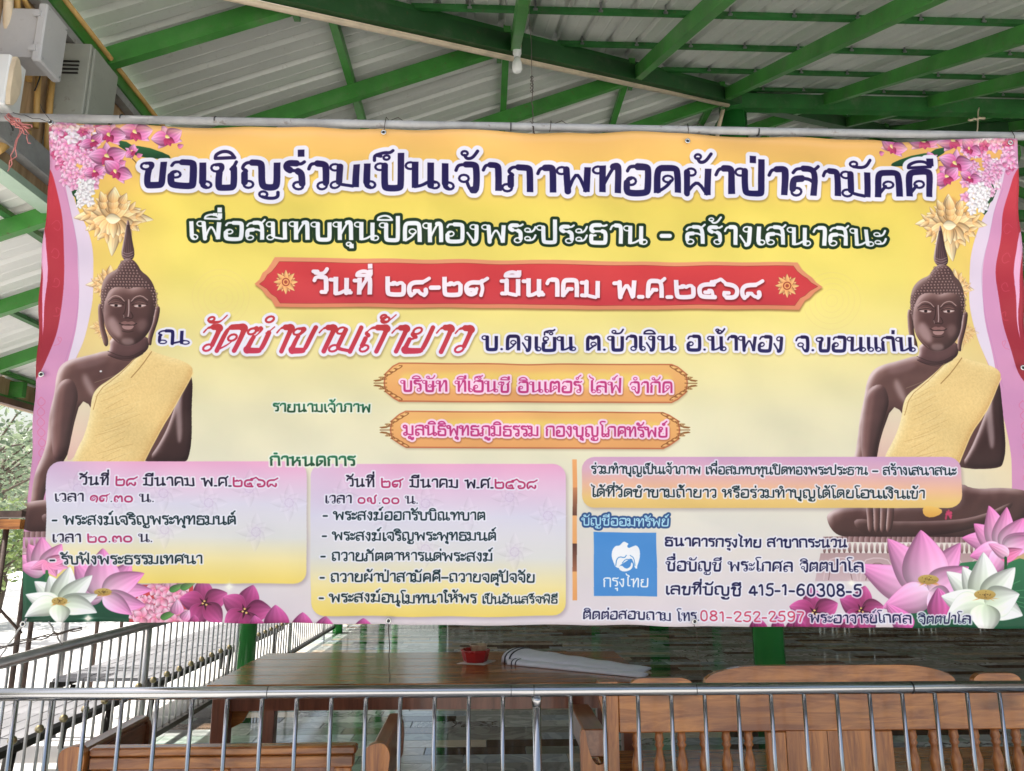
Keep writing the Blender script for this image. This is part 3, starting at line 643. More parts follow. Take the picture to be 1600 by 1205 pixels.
    for s, x, x1, y in (('- พระสงฆ์ออกรับบิณฑบาต', 504, 757, 812.5), ('- พระสงฆ์เจริญพระพุทธมนต์', 502, 774, 844.5), ('- ถวายภัตตาหารแด่พระสงฆ์', 500, 769, 876.5), ('- ถวายผ้าป่าสามัคคี–ถวายจตุปัจจัย', 499, 834, 909.5), ('- พระสงฆ์อนุโมทนาให้พร', 497, 743, 942)):
        text(s, x, y, x1, y+1, 12.8, .19, teal, ol)
    text('เป็นอันเสร็จพิธี', 753, 943, 870, 944, 10.5, .19, teal, ol)
    text('ร่วมทำบุญเป็นเจ้าภาพ เพื่อสมทบทุนปิดทองพระประธาน – สร้างเสนาสนะ', 923, 740, 1490, 742.5, 11.5, .19, teal, ol)
    text('ได้ที่วัดซำขามถ้ำยาว หรือร่วมทำบุญได้โดยโอนเงินเข้า', 923, 776.5, 1442, 779, 12.5, .19, teal, ol)
    text('บัญชีออมทรัพย์', 909, 821.5, 1044, 822.5, 11.5, .18, col(190,232,250), ((3, col(52,104,160), 0, 0, 1),))
    text('กรุงไทย', 942, 917.5, 1012, 918, 13.5, .16, w, loops=False)
    nb = col(28,30,96)
    text('ธนาคารกรุงไทย สาขากระนวน', 1039, 853.5, 1323, 856.5, 13, .22, nb, ol, loops=False)
    text('ชื่อบัญชี พระโกศล จิตตปาโล', 1040, 891.5, 1347, 894.5, 14.5, .21, nb, ol)
    text('เลขที่บัญชี 415-1-60308-5', 1039, 929.5, 1344, 932.5, 14, .21, nb, ol, loops=False)
    text('ติดต่อสอบถาม โทร.', 910, 968.5, 1093, 971, 12.5, .2, nb, ol)
    text('081-252-2597', 1094, 971, 1256, 972.5, 12, .18, col(214,60,110), ol)
    text('พระอาจารย์โกศล จิตตปาโล', 1263, 973, 1517, 976, 12.5, .2, nb, ol)
    hem_highlight = np.clip(1-np.abs(v-.010+.004*np.sin(u*21))/.009, 0, 1)[..., None]*.35  # lighter band: the folded hem with its highlight painted into the print
    IMG[:] = IMG*(1-hem_highlight)+col(248, 206, 156)*hem_highlight
    np.clip(IMG, 0, 1, out=IMG); np.power(IMG, 1.30, out=IMG)

# ---------------------------------------------------------------- materials
def nodes(name):
    m = bpy.data.materials.new(name); m.use_nodes = True
    return m, m.node_tree, m.node_tree.nodes['Principled BSDF']
def mat(name, c, rough=.5, metal=0.0, var=.12, scale=6.0, bump=0.0, stretch=(1, 1, 1), c2=None, spec=.5, detail=5, coat=0.0, dirt=None):
    """procedural surface: two tones mixed by noise, uneven gloss, fine relief"""
    m, t, b = nodes(name); N, L = t.nodes, t.links
    tc = N.new('ShaderNodeTexCoord'); mp = N.new('ShaderNodeMapping'); mp.inputs['Scale'].default_value = stretch
    L.new(tc.outputs['Object'], mp.inputs[0])
    n = N.new('ShaderNodeTexNoise'); n.inputs['Scale'].default_value = scale; n.inputs['Detail'].default_value = detail; n.inputs['Roughness'].default_value = .62
    L.new(mp.outputs[0], n.inputs['Vector'])
    r = N.new('ShaderNodeValToRGB'); r.color_ramp.elements[0].position = .32; r.color_ramp.elements[1].position = .70
    c2 = c2 or tuple(v*(1-var*2.2) for v in c)
    r.color_ramp.elements[0].color = (*c2, 1); r.color_ramp.elements[1].color = (*c, 1)
    L.new(n.outputs[0], r.inputs[0]); src = r.outputs[0]
    if dirt:                                  # specks of rust and smears of dust with shapes of their own
        for sc_, lo, hi, dc, amt in ((26, .60, .68, (.10, .055, .03), dirt), (5, .52, .75, (.22, .21, .17), dirt*.55)):
            q = N.new('ShaderNodeTexNoise'); q.inputs['Scale'].default_value = sc_; q.inputs['Detail'].default_value = 7; q.inputs['Roughness'].default_value = .7
            L.new(tc.outputs['Object'], q.inputs['Vector']); rr = N.new('ShaderNodeMapRange'); rr.inputs['From Min'].default_value = lo; rr.inputs['From Max'].default_value = hi; rr.inputs['To Max'].default_value = amt
            L.new(q.outputs[0], rr.inputs[0]); mx = N.new('ShaderNodeMix'); mx.data_type = 'RGBA'
            L.new(rr.outputs[0], mx.inputs['Factor']); L.new(src, mx.inputs['A']); mx.inputs['B'].default_value = (*dc, 1); src = mx.outputs['Result']
    L.new(src, b.inputs['Base Color'])
    mr = N.new('ShaderNodeMapRange'); mr.inputs['To Min'].default_value = max(.02, rough*.75); mr.inputs['To Max'].default_value = min(1, rough*1.25)
    L.new(n.outputs[0], mr.inputs[0]); L.new(mr.outputs[0], b.inputs['Roughness'])
    b.inputs['Metallic'].default_value = metal; b.inputs['Specular IOR Level'].default_value = spec
    b.inputs['Coat Weight'].default_value = coat; b.inputs['Coat Roughness'].default_value = .06
    if bump:
        n2 = N.new('ShaderNodeTexNoise'); n2.inputs['Scale'].default_value = scale*7; n2.inputs['Detail'].default_value = 3
        L.new(mp.outputs[0], n2.inputs['Vector'])
        bp = N.new('ShaderNodeBump'); bp.inputs['Strength'].default_value = bump; bp.inputs['Distance'].default_value = .01
        L.new(n2.outputs[0], bp.inputs['Height']); L.new(bp.outputs[0], b.inputs['Normal'])
    return m
def wood(name, c, c2, axis=0, rough=.45, scale=3.0, coat=0.0, knots=True):
    m, t, b = nodes(name); N, L = t.nodes, t.links
    tc = N.new('ShaderNodeTexCoord'); mp = N.new('ShaderNodeMapping'); s = [9, 9, 9]; s[axis] = .9; mp.inputs['Scale'].default_value = s
    L.new(tc.outputs['Object'], mp.inputs[0])
    n = N.new('ShaderNodeTexNoise'); n.inputs['Scale'].default_value = scale; n.inputs['Detail'].default_value = 8; n.inputs['Roughness'].default_value = .65; n.inputs['Distortion'].default_value = .9
    L.new(mp.outputs[0], n.inputs['Vector'])
    r = N.new('ShaderNodeValToRGB'); e = r.color_ramp.elements; e[0].position = .36; e[1].position = .64
    e[0].color = (*c2, 1); e[1].color = (*c, 1); k = e.new(.5); k.color = (*[(p+q)/2*1.02 for p, q in zip(c, c2)], 1)
    L.new(n.outputs[0], r.inputs[0]); src = r.outputs[0]
    if knots:
        n3 = N.new('ShaderNodeTexNoise'); n3.inputs['Scale'].default_value = 3.2; n3.inputs['Detail'].default_value = 6; mp3 = N.new('ShaderNodeMapping'); s3 = [3, 3, 3]; s3[axis] = .8; mp3.inputs['Scale'].default_value = s3
        L.new(tc.outputs['Object'], mp3.inputs[0]); L.new(mp3.outputs[0], n3.inputs['Vector'])
        r3 = N.new('ShaderNodeValToRGB'); r3.color_ramp.elements[0].position = .55; r3.color_ramp.elements[1].position = .74; r3.color_ramp.elements[0].color = (0, 0, 0, 1); r3.color_ramp.elements[1].color = (.8, .8, .8, 1)
        L.new(n3.outputs[0], r3.inputs[0]); mx = N.new('ShaderNodeMix'); mx.data_type = 'RGBA'
        L.new(r3.outputs[0], mx.inputs['Factor']); L.new(src, mx.inputs['A']); mx.inputs['B'].default_value = (*[v*.45 for v in c2], 1); src = mx.outputs['Result']
    L.new(src, b.inputs['Base Color']); b.inputs['Roughness'].default_value = rough
    b.inputs['Coat Weight'].default_value = coat; b.inputs['Coat Roughness'].default_value = .07
    bp = N.new('ShaderNodeBump'); bp.inputs['Strength'].default_value = .12; bp.inputs['Distance'].default_value = .004
    L.new(n.outputs[0], bp.inputs['Height']); L.new(bp.outputs[0], b.inputs['Normal'])
    return m

M = {}
M['green'] = mat('green_paint', (.060, .275, .045), .40, var=.2, scale=3, bump=.08, dirt=.55)
M['green_dark'] = mat('green_paint_weathered', (.03, .17, .035), .45, var=.2, scale=3, bump=.08, dirt=.6)
M['hip'] = mat('hip_beam_paint', (.022, .10, .026), .5, var=.15, scale=2, dirt=.5)
M['green_pipe'] = mat('green_gloss_paint', (.04, .30, .06), .16, var=.08, scale=2)
M['sheet'] = mat('galvalume_sheet', (.61, .62, .58), .45, .25, var=.04, scale=1.5, dirt=.22)
M['sheet_bounce_lit'] = mat('bounce_lit_roof_sheet', (.78, .78, .76), .5, .0, var=.03, scale=1.5)  # paler copy of the roof sheet, lean-to bounce light put into its colour
M['steel'] = mat('stainless_steel', (.44, .44, .45), .17, 1.0, var=.06, scale=3, stretch=(1, 1, 1))
M['steel_pale'] = mat('pale_steel', (.60, .60, .60), .36, .55, var=.08, scale=5)
M['steel_dull'] = mat('brushed_steel', (.48, .48, .49), .34, .9, var=.12, scale=5)
M['galv'] = mat('galvanised_pipe', (.40, .40, .40), .6, .15, var=.15, scale=9, bump=.1, dirt=.5)
M['tan'] = wood('plywood', (.50, .35, .20), (.33, .21, .11), 2, .6, 2.2)
M['teak_x'] = wood('teak_lengthwise', (.50, .195, .048), (.19, .052, .013), 0, .27, 2.4, .2)
M['teak_z'] = wood('teak_upright', (.49, .185, .045), (.19, .052, .013), 2, .32, 2.4, .2)
M['teak_y'] = wood('teak_deep', (.29, .12, .055), (.17, .06, .028), 1, .30, 2.4, .4, False)
M['red_wood'] = wood('reddish_hardwood', (.25, .085, .045), (.14, .045, .025), 2, .35, 2.4, .3, False)
M['table'] = wood('varnished_table_top', (.52, .20, .06), (.05, .018, .007), 0, .20, 3.6, .15, False)
M['cream'] = mat('cream_conduit', (.70, .58, .42), .4, var=.12, scale=8)
M['yellow'] = mat('yellow_conduit', (.62, .38, .12), .4, var=.14, scale=9)
M['grey_box'] = mat('grey_plastic', (.48, .48, .49), .42, var=.05, scale=6, dirt=.25)
M['steel_box'] = mat('painted_steel_box', (.36, .38, .34), .4, var=.08, scale=4, dirt=.3)
M['white_box'] = mat('white_plastic', (.70, .71, .70), .38, var=.05, scale=5)
M['black'] = mat('black_metal', (.02, .02, .02), .4, var=.2)
M['wire'] = mat('rusty_wire', (.10, .075, .06), .7, .3, var=.3, scale=20)
M['twine'] = mat('pink_twine', (.68, .24, .22), .7, var=.3, scale=30)
M['white_vinyl'] = mat('white_vinyl', (.76, .76, .88), .3, var=.06, scale=6)
M['navy'] = mat('dark_stripe', (.02, .02, .06), .3)
M['red'] = mat('red_plastic', (.42, .018, .02), .28, var=.15, scale=8)
M['ceramic'] = mat('speckled_ceramic', (.52, .42, .28), .3, c2=(.17, .06, .045), scale=14)
M['ceramic_in'] = mat('glazed_cream', (.62, .52, .34), .25, var=.1)
M['paper'] = mat('paper', (.62, .60, .58), .7, var=.08)
M['bulb'] = mat('bulb_glass', (.85, .86, .84), .2, var=.02)
M['slat'] = mat('grey_weathered_slat', (.22, .22, .235), .7, var=.2, scale=5, bump=.3, stretch=(1, .2, 1))
M['rust'] = mat('rusty_brown_frame', (.13, .085, .07), .7, .2, var=.3, scale=8, bump=.2)
M['dark_frame'] = mat('dark_frame', (.035, .032, .03), .5, .3, var=.2)
M['concrete'] = mat('pale_concrete', (.60, .60, .58), .85, var=.12, scale=.8, bump=.2)
M['dark_wood'] = wood('dark_old_wood', (.26, .165, .10), (.11, .065, .04), 2, .5, 2, 0, False)
M['bark'] = mat('bark', (.17, .13, .10), .9, var=.3, scale=12, bump=.6, stretch=(1, 1, .3))
def leafmat(name, a, b_):
    m, t, b = nodes(name); N, L = t.nodes, t.links
    g_ = N.new('ShaderNodeNewGeometry'); r = N.new('ShaderNodeValToRGB'); r.color_ramp.elements[0].color = (*a, 1); r.color_ramp.elements[1].color = (*b_, 1)
    L.new(g_.outputs['Random Per Island'], r.inputs[0]); L.new(r.outputs[0], b.inputs['Base Color']); b.inputs['Roughness'].default_value = .5
    b.inputs['Transmission Weight'].default_value = 0
    tr = N.new('ShaderNodeBsdfTranslucent'); L.new(r.outputs[0], tr.inputs[0]); mx = N.new('ShaderNodeMixShader'); mx.inputs[0].default_value = .35
    out = N['Material Output']; L.new(b.outputs[0], mx.inputs[1]); L.new(tr.outputs[0], mx.inputs[2]); L.new(mx.outputs[0], out.inputs[0])
    return m
M['leaf'] = leafmat('leaves_dark', (.11, .16, .10), (.28, .35, .22))
M['leaf2'] = leafmat('leaves_light', (.12, .19, .06), (.30, .38, .14))

def marble(name, c, v, vs=2.2, veins=.5, rough=.09):
    m, t, b = nodes(name); N, L = t.nodes, t.links
    tc = N.new('ShaderNodeTexCoord'); oi = N.new('ShaderNodeObjectInfo'); ad = N.new('ShaderNodeVectorMath'); ad.operation = 'ADD'
    sc_ = N.new('ShaderNodeVectorMath'); sc_.operation = 'SCALE'; sc_.inputs['Scale'].default_value = 37
    cmb = N.new('ShaderNodeCombineXYZ'); L.new(oi.outputs['Random'], cmb.inputs[0]); L.new(oi.outputs['Random'], cmb.inputs[1]); L.new(cmb.outputs[0], sc_.inputs[0])
    L.new(tc.outputs['Object'], ad.inputs[0]); L.new(sc_.outputs[0], ad.inputs[1])
    n = N.new('ShaderNodeTexNoise'); n.inputs['Scale'].default_value = vs; n.inputs['Detail'].default_value = 9; n.inputs['Distortion'].default_value = 2.6
    L.new(ad.outputs[0], n.inputs['Vector'])
    r = N.new('ShaderNodeValToRGB'); e = r.color_ramp.elements; e[0].position = .44; e[0].color = (*c, 1); e[1].position = .56; e[1].color = (*[q*.8 for q in c], 1)
    k = e.new(.5); k.color = (*[p*(1-veins)+q*veins for p, q in zip(c, v)], 1)
    L.new(n.outputs[0], r.inputs[0])
    hv = N.new('ShaderNodeHueSaturation'); mr = N.new('ShaderNodeMapRange'); mr.inputs['To Min'].default_value = .60; mr.inputs['To Max'].default_value = 1.45
    L.new(oi.outputs['Random'], mr.inputs[0]); L.new(mr.outputs[0], hv.inputs['Value']); L.new(r.outputs[0], hv.inputs['Color']); L.new(hv.outputs[0], b.inputs['Base Color'])
    b.inputs['Roughness'].default_value = rough; b.inputs['Specular IOR Level'].default_value = .42
    n2 = N.new('ShaderNodeTexNoise'); n2.inputs['Scale'].default_value = 5; L.new(tc.outputs['Object'], n2.inputs['Vector'])
    bp = N.new('ShaderNodeBump'); bp.inputs['Strength'].default_value = .05; bp.inputs['Distance'].default_value = .01
    L.new(n2.outputs[0], bp.inputs['Height']); L.new(bp.outputs[0], b.inputs['Normal'])
    return m
TILES = [(marble('grey_marble', (.36, .385, .365), (.10, .11, .11)), 28), (marble('green_grey_marble', (.27, .33, .29), (.09, .11, .10)), 24),
         (marble('beige_marble', (.45, .40, .32), (.20, .17, .13)), 14), (marble('veined_white_marble', (.50, .52, .51), (.03, .04, .04), 3, .95), 14),
         (marble('blue_grey_marble', (.36, .42, .45), (.12, .14, .16)), 12), (marble('black_marble', (.018, .018, .017), (.05, .05, .05), 2, .4, .06), 13), (marble('brown_marble', (.20, .14, .10), (.06, .04, .03)), 5)]
M['grout'] = mat('grout', (.10, .10, .095), .5, var=.1)

# ---------------------------------------------------------------- mesh helpers
class MB:
    def __init__(s): s.v = []; s.f = []; s.sm = []
    def add(s, v, f, smooth=False):
        k = len(s.v); s.v += [tuple(map(float, p)) for p in v]; s.f += [tuple(i+k for i in q) for q in f]; s.sm += [smooth]*len(f); return s
    def box(s, x0, y0, z0, x1, y1, z1, bev=0.0):
        if not bev:
            v = [(x, y, z) for z in (z0, z1) for y in (y0, y1) for x in (x0, x1)]
            return s.add(v, [(0,2,3,1),(4,5,7,6),(0,1,5,4),(2,6,7,3),(0,4,6,2),(1,3,7,5)])
        b = bev; rings = []
        for z, i in ((z0, b), (z0+b, 0), (z1-b, 0), (z1, b)):
            rings.append([(x0+b+i, y0+i, z), (x1-b-i, y0+i, z), (x1-i, y0+b+i, z), (x1-i, y1-b-i, z), (x1-b-i, y1-i, z), (x0+b+i, y1-i, z), (x0+i, y1-b-i, z), (x0+i, y0+b+i, z)])
        v = [p for r in rings for p in r]; f = [tuple(range(7, -1, -1)), tuple(range(24, 32))]
        for k in range(3):
            for i in range(8): f.append((k*8+i, k*8+(i+1) % 8, k*8+8+(i+1) % 8, k*8+8+i))
        return s.add(v, f)
    def beam(s, a, b, w, h, up=(0, 0, 1)):
        a, b = Vector(a), Vector(b); d = (b-a).normalized(); x = d.cross(Vector(up)).normalized(); u = x.cross(d)
        v = [p+x*i*w/2+u*j*h/2 for p in (a, b) for i, j in ((-1, -1), (1, -1), (1, 1), (-1, 1))]
        return s.add(v, [(0,3,2,1)[::-1] and (3,2,1,0),(4,5,6,7),(0,1,5,4),(1,2,6,5),(2,3,7,6),(3,0,4,7)])
    def tube(s, pts, r, n=12, caps=True):
        pts = [Vector(p) for p in pts]; rr = r if isinstance(r, (list, tuple)) else [r]*len(pts); rings = []
        pu = None
        for i, p in enumerate(pts):
            d = (pts[min(i+1, len(pts)-1)]-pts[max(i-1, 0)]).normalized()
            if pu is None: pu = d.orthogonal().normalized()
            pu = (pu-d*pu.dot(d)).normalized(); q = d.cross(pu)
            rings.append([p+(pu*cos(2*pi*k/n)+q*sin(2*pi*k/n))*rr[i] for k in range(n)])
        v = [p for r_ in rings for p in r_]; f = []
        for i in range(len(pts)-1):
            for k in range(n): f.append((i*n+k, i*n+(k+1) % n, (i+1)*n+(k+1) % n, (i+1)*n+k))
        s.add(v, f, True)
        if caps:
            K = len(s.v)-len(v); s.f += [tuple(K+k for k in range(n-1, -1, -1)), tuple(K+(len(pts)-1)*n+k for k in range(n))]; s.sm += [False, False]
        return s
    def lathe(s, prof, c=(0, 0, 0), n=16):
        v = []; f = []
        for r, z in prof:
            for k in range(n): v.append((c[0]+r*cos(2*pi*k/n), c[1]+r*sin(2*pi*k/n), c[2]+z))
        for i in range(len(prof)-1):
            for k in range(n): f.append((i*n+k, i*n+(k+1) % n, (i+1)*n+(k+1) % n, (i+1)*n+k))
        s.add(v, f, True); K = len(s.v)-len(v)
        s.f += [tuple(K+k for k in range(n-1, -1, -1)), tuple(K+(len(prof)-1)*n+k for k in range(n))]; s.sm += [False, False]
        return s
    def prism(s, poly, axis, a, b):
        """poly in the plane across axis, extruded from a to b"""
        def P(u, v_, t): return {'x': (t, u, v_), 'y': (u, t, v_), 'z': (u, v_, t)}[axis]
        n = len(poly); v = [P(u, q, a) for u, q in poly]+[P(u, q, b) for u, q in poly]
        f = [tuple(range(n-1, -1, -1)), tuple(range(n, 2*n))]+[(i, (i+1) % n, n+(i+1) % n, n+i) for i in range(n)]
        return s.add(v, f)
    def mesh(s, name, m, off=(0, 0, 0)):
        me = bpy.data.meshes.new(name); me.from_pydata([(p[0]-off[0], p[1]-off[1], p[2]-off[2]) for p in s.v], [], s.f)
        me.materials.append(m); me.polygons.foreach_set('use_smooth', s.sm); me.validate()
        import bmesh
        b_ = bmesh.new(); b_.from_mesh(me); bmesh.ops.recalc_face_normals(b_, faces=b_.faces); b_.to_mesh(me); b_.free(); me.update()
        return me
WL = {}
def link(name, me, parent=None, at=(0, 0, 0)):
    o = bpy.data.objects.new(name, me); COL.objects.link(o); at = Vector(at); WL[o.name] = at
    if parent is not None: o.parent = parent; o.location = at-WL[parent.name]
    else: o.location = at
    return o
def part(name, mb, m, parent, at=None):
    """one mesh object; vertices are given in world coordinates, its origin is set at `at`"""
    if at is None:
        xs = np.array(mb.v); at = tuple((xs.min(0)+xs.max(0))/2)
    return link(name, mb.mesh(name, m if not isinstance(m, str) else M[m], at), parent, at)
def copy_at(src, parent, at):
    o = src.copy(); COL.objects.link(o); o.parent = parent; at = Vector(at); WL[o.name] = at
    o.location = at-(WL[parent.name] if parent else Vector()); return o
def tag(o, label, cat, group=None):
    o['label'] = label; o['category'] = cat
    if group: o['group'] = group
    return o
def thing(name, label, cat, at=(0, 0, 0), group=None):
    return tag(link(name, None, None, at), label, cat, group)
def setting(o, kind='structure'): o['kind'] = kind; return o
R = random.Random(11)

# ---------------------------------------------------------------- ground, floor
gm = MB()
gm.add([(-300,-300,-.14),(300,-300,-.14),(300,300,-.14),(-300,300,-.14)], [(0,1,2,3)])
setting(part('ground', gm, 'concrete', None, (0, 0, -.14)))
fl = setting(part('floor', MB().box(-2.62, 3.18, -.135, 14, 22, -.0035), 'grout', None, (0, 0, 0)))
tile_me = [MB().box(0, 0, -.003, .746, .196, .006, .002).mesh('tile', m) for m, _ in TILES]
pick = [i for i, (_, w_) in enumerate(TILES) for _ in range(w_)]
vis, rest = [], []
row = 0; y = 3.2
while y < 21.8:
    x = -2.6-R.uniform(0, .75)
    while x < 13.6:
        cx, cy = x+.37, y+.1
        if x >= -3.4: (vis if 4.2 < cy < 13 and -.62*cy < cx < .66*cy else rest).append((x, y, R.choice(pick), cy+abs(cx)*.2))
        x += .75
    y += .2; row += 1
vis.sort(key=lambda t: t[3])
rest += vis[290:]; vis = vis[:290]
edge = []
for x, y, k, _ in vis:
    if x < -2.6: edge.append((x, y, k, _)); continue
    o = link('tile', tile_me[k], fl, (x, y, 0))
by = {}
for x, y, k, _ in rest:
    if x+.746 > -2.55: by.setdefault(k, MB()).box(max(x, -2.6), y, -.003, x+.746, y+.196, .006)
for x, y, k, _ in edge: by.setdefault(k, MB()).box(-2.6, y, -.003, x+.746, y+.196, .006)
rm = MB(); mats = []
for k in sorted(by):
    n0 = len(rm.f); rm.add(by[k].v, by[k].f); mats += [k]*(len(rm.f)-n0)
me = rm.mesh('tile_remainder', TILES[0][0])
for m_, _ in TILES[1:]: me.materials.append(m_)
me.polygons.foreach_set('material_index', mats)
setting(link('tile', me, fl, (0, 0, 0)), 'stuff')

# ---------------------------------------------------------------- the open pavilion with its hipped roof
pav = thing('pavilion', 'open pavilion of green painted steel under ribbed metal roofing', 'pavilion', (2.5, 6.7, 0))
def corr(lo, hi, us, z_of, along):
    """one ribbed sheet: us are positions across it, lo(u)..hi(u) its ends, z_of(u, t) the roof plane"""
    mb = MB(); v = []; f = []; prof = []
    for u in us: prof += [(u+.000, 0), (u+.075, 0), (u+.083, -.003), (u+.091, 0), (u+.150, 0), (u+.160, .036), (u+.190, .036), (u+.204, 0)]
    prof.append((us[-1]+.222, 0)); lay = .0025*(int(round(us[0]/.832*2)) % 2 or int(us[0]*7) % 2)
    for k, (u, dz) in enumerate(prof):
        a, b = lo(u), hi(u)
        if b < a+.02: b = a+.02
        for t in (a, b):
            for th in (0, .0015):
                p = (t, u) if along == 'x' else (u, t)
                v.append((p[0], p[1], z_of(*p)+dz+th+lay))
        if k:
            q = (k-1)*4; f += [(q, q+2, q+6, q+4), (q+1, q+5, q+7, q+3), (q, q+4, q+5, q+1), (q+2, q+3, q+7, q+6)]
    return mb.add(v, f)
zA = lambda x: 4.86+.385*x                 # underside of the rafters, left slope
zB = lambda y: 2.77+.465*y                 # underside of the rafters, front slope
hipY = lambda x: 4.498+.828*x
hipX = lambda y: (y-4.498)/.828
RIDGE = 5.6
TH = .19                                   # rafter + purlin depth under the sheet
k = 0
y = 2.46
while y < 21.5:                            # left slope, sheets run across
    if y+.8 > 2.4: 
        part('roof_sheet', corr(lambda u: -2.22, lambda u: min(RIDGE, max(-2.2, hipX(u)+.12)), [y+.208*i for i in range(4)], lambda x, yy: zA(x)+TH, 'x'), 'sheet', pav)
    y += .832
x = -1.95
while x < 13.2:                            # front slope, sheets run front to back
    hy = lambda u: min(hipY(u), hipY(2*RIDGE-u))+.10
    part('roof_sheet', corr(lambda u: min(2.35, hy(u)-.1) if hy(u) > 2.5 else hy(u)-.02, hy, [x+.208*i for i in range(4)], lambda xx, yy: zB(yy)+TH, 'y'), 'sheet', pav)
    x += .832
y = 4.5
while y < 21.5:                            # right slope
    part('roof_sheet', corr(lambda u: max(RIDGE, 2*RIDGE-hipX(u)) if hipX(u) < RIDGE else RIDGE, lambda u: 13.4, [y+.208*i for i in range(4)], lambda xx, yy: zA(2*RIDGE-xx)+TH, 'x'), 'sheet', pav)
    y += .832
# rafters and purlins
for i in range(19):
    y = 3.67-.945+.945*i
    x1 = min(RIDGE, hipX(y))
    if x1 > -2.0:
        part('rafter', MB().beam((-2.16, y, zA(-2.16)+.06), (x1, y, zA(x1)+.06), .05, .11), 'green', pav)
    if y > 4.6: part('rafter', MB().beam((2*RIDGE-x1+.01, y, zA(x1)+.06), (13.3, y, zA(2*RIDGE-13.3)+.06), .05, .13), 'green', pav)
for i in range(8):
    x = -.94+1.08*i
    if x < RIDGE: part('purlin', MB().beam((x, hipY(x)-.05, zA(x)+.155), (x, 21.4, zA(x)+.155), .05, .065), 'green', pav)
for i in range(11):
    x = .2+1.075*i; y1 = min(hipY(x), hipY(2*RIDGE-x))
    if y1 > 2.5: part('rafter', MB().beam((x, 2.33, zB(2.33)+.06), (x, y1, zB(y1)+.06), .065, .11), 'green', pav)
for i in range(8):
    y = 2.42+.84*i
    if hipX(y) < RIDGE: part('purlin', MB().beam((max(-2.1, hipX(y)), y, zB(y)+.168), (2*RIDGE-max(-2.1, hipX(y)), y, zB(y)+.168), .03, .034), 'green_dark', pav)
for s in (1, -1):
    q = lambda x, dz: ((x if s > 0 else 2*RIDGE-x), hipY(x), zA(x)+dz)
    part('hip_beam', MB().beam(q(-2.0, .045), q(RIDGE, .05), .10, .13), 'hip', pav)
    part('hip_beam', MB().beam(q(-2.0, .15), q(RIDGE, .15), .05, .035), 'green_dark', pav)
part('ridge_beam', MB().beam((RIDGE, hipY(RIDGE), zA(RIDGE)+.12), (RIDGE, 21.4, zA(RIDGE)+.12), .10, .2), 'green_dark', pav)
for s in (1, -1):
    q = lambda x, dz: ((x if s > 0 else 2*RIDGE-x), hipY(x), zA(x)+dz)
    part('hip_cap', MB().beam(q(-2.0, TH+.07), q(RIDGE, TH+.07), .42, .004), 'sheet', pav)
# columns
def column(x, y, r, ztop):
    mb = MB().tube([(x, y, 0.006), (x, y, ztop)], r, 28)
    c = part('column', mb, 'green_pipe', pav)
    return c
column(2.52, 6.72, .135, 5.87); column(8.73, 6.72, .135, 5.87)
for y in (7.6, 12.87, 15.6, 18.4, 21.3): column(-2.28 if y < 8 else -2.40, y, .083, 4.02)
column(PY(1030, 990, 13.4)[0], 13.4, .17, 5.9); pass
for x in (-.9, 2.6, 5.4): column(x, 17.6, .1, 5.0)
bolts = MB()
for i in range(1, 6):
    y = 2.42+.84*i; x = -1.95+.175
    while x < 7:
        if x > hipX(y)+.05 and x < 2*RIDGE-hipX(y): bolts.box(x-.006, y-.034, zB(y)+.16, x+.006, y-.026, zB(y)+.225).box(x-.014, y-.034, zB(y)+.145, x+.014, y-.026, zB(y)+.157)
        x += .416
setting(part('hook_bolt', bolts, 'steel_dull', pav), 'stuff')
for y in (3.67, 4.63, 5.57, 6.5): part('weld_plate', MB().box(hipX(y)-.09, y-.035, zA(hipX(y))-.065, hipX(y)-.055, y+.035, zA(hipX(y))+.03), 'green_dark', pav)
# tie beams at the column heads, with the lower framing behind
part('tie_beam', MB().beam((2.42, 6.60, 5.85), (8.8, 6.60, 5.85), .09, .16), 'green_dark', pav)
part('tie_beam', MB().beam((2.62, 8.6, 5.62), (8.9, 8.6, 5.62), .08, .13), 'green_dark', pav)
part('tie_beam', MB().beam((2.47, 6.8, 5.78), (2.47, 21, 5.78), .08, .14), 'green_dark', pav)
part('brace', MB().beam((2.9, 6.9, 5.62), (4.9, 9.5, 5.95), .07, .1), 'green', pav)
part('brace', MB().beam((4.6, 6.9, 5.60), (6.4, 9.6, 6.0), .07, .1), 'green', pav)
part('brace', MB().beam((5.6, 6.9, 5.55), (7.0, 9.0, 6.0), .07, .1), 'green', pav)
part('brace', MB().beam((3.6, 8.0, 5.5), (6.8, 8.0, 5.95), .06, .09), 'green_dark', pav)
# header over the left row of columns, and the lean-to beyond it
part('tie_beam', MB().box(-2.20, 1.9, 4.035, -2.06, 21.4, 4.125), 'green', pav)
part('tie_beam', MB().box(-2.12, 1.9, 3.985, -2.07, 21.4, 4.033), 'galv', pav)
part('header_board', MB().box(-2.17, 1.9, 3.165, -2.13, 21.4, 4.033), 'tan', pav)
part('header_beam', MB().box(-2.128, 1.9, 3.225, -2.07, 21.4, 3.345), 'galv', pav)
part('header_beam', MB().box(-2.20, 1.9, 3.125, -2.11, 21.4, 3.163), mat('mint_paint', (.42, .56, .44), .5, var=.1), pav)
zL = lambda x: 3.115+.385*(x+2.12)
y = 1.86
while y < 21.3:
    part('roof_sheet', corr(lambda u: -3.52, lambda u: -2.20, [y+.208*i for i in range(4)], lambda xx, yy: zL(xx)+.11, 'x'), 'sheet_bounce_lit', pav)
    y += .832
for i in range(24):
    y = 2.76+.745*i
    part('rafter', MB().beam((-3.46, y, zL(-3.46)+.03), (-2.135, y, zL(-2.135)+.03), .045, .085), 'green', pav)
for x in (-2.36, -2.90): part('purlin', MB().box(x-.022, 1.9, zL(x)+.077, x+.022, 21.3, zL(x)+.103), 'green_dark', pav)
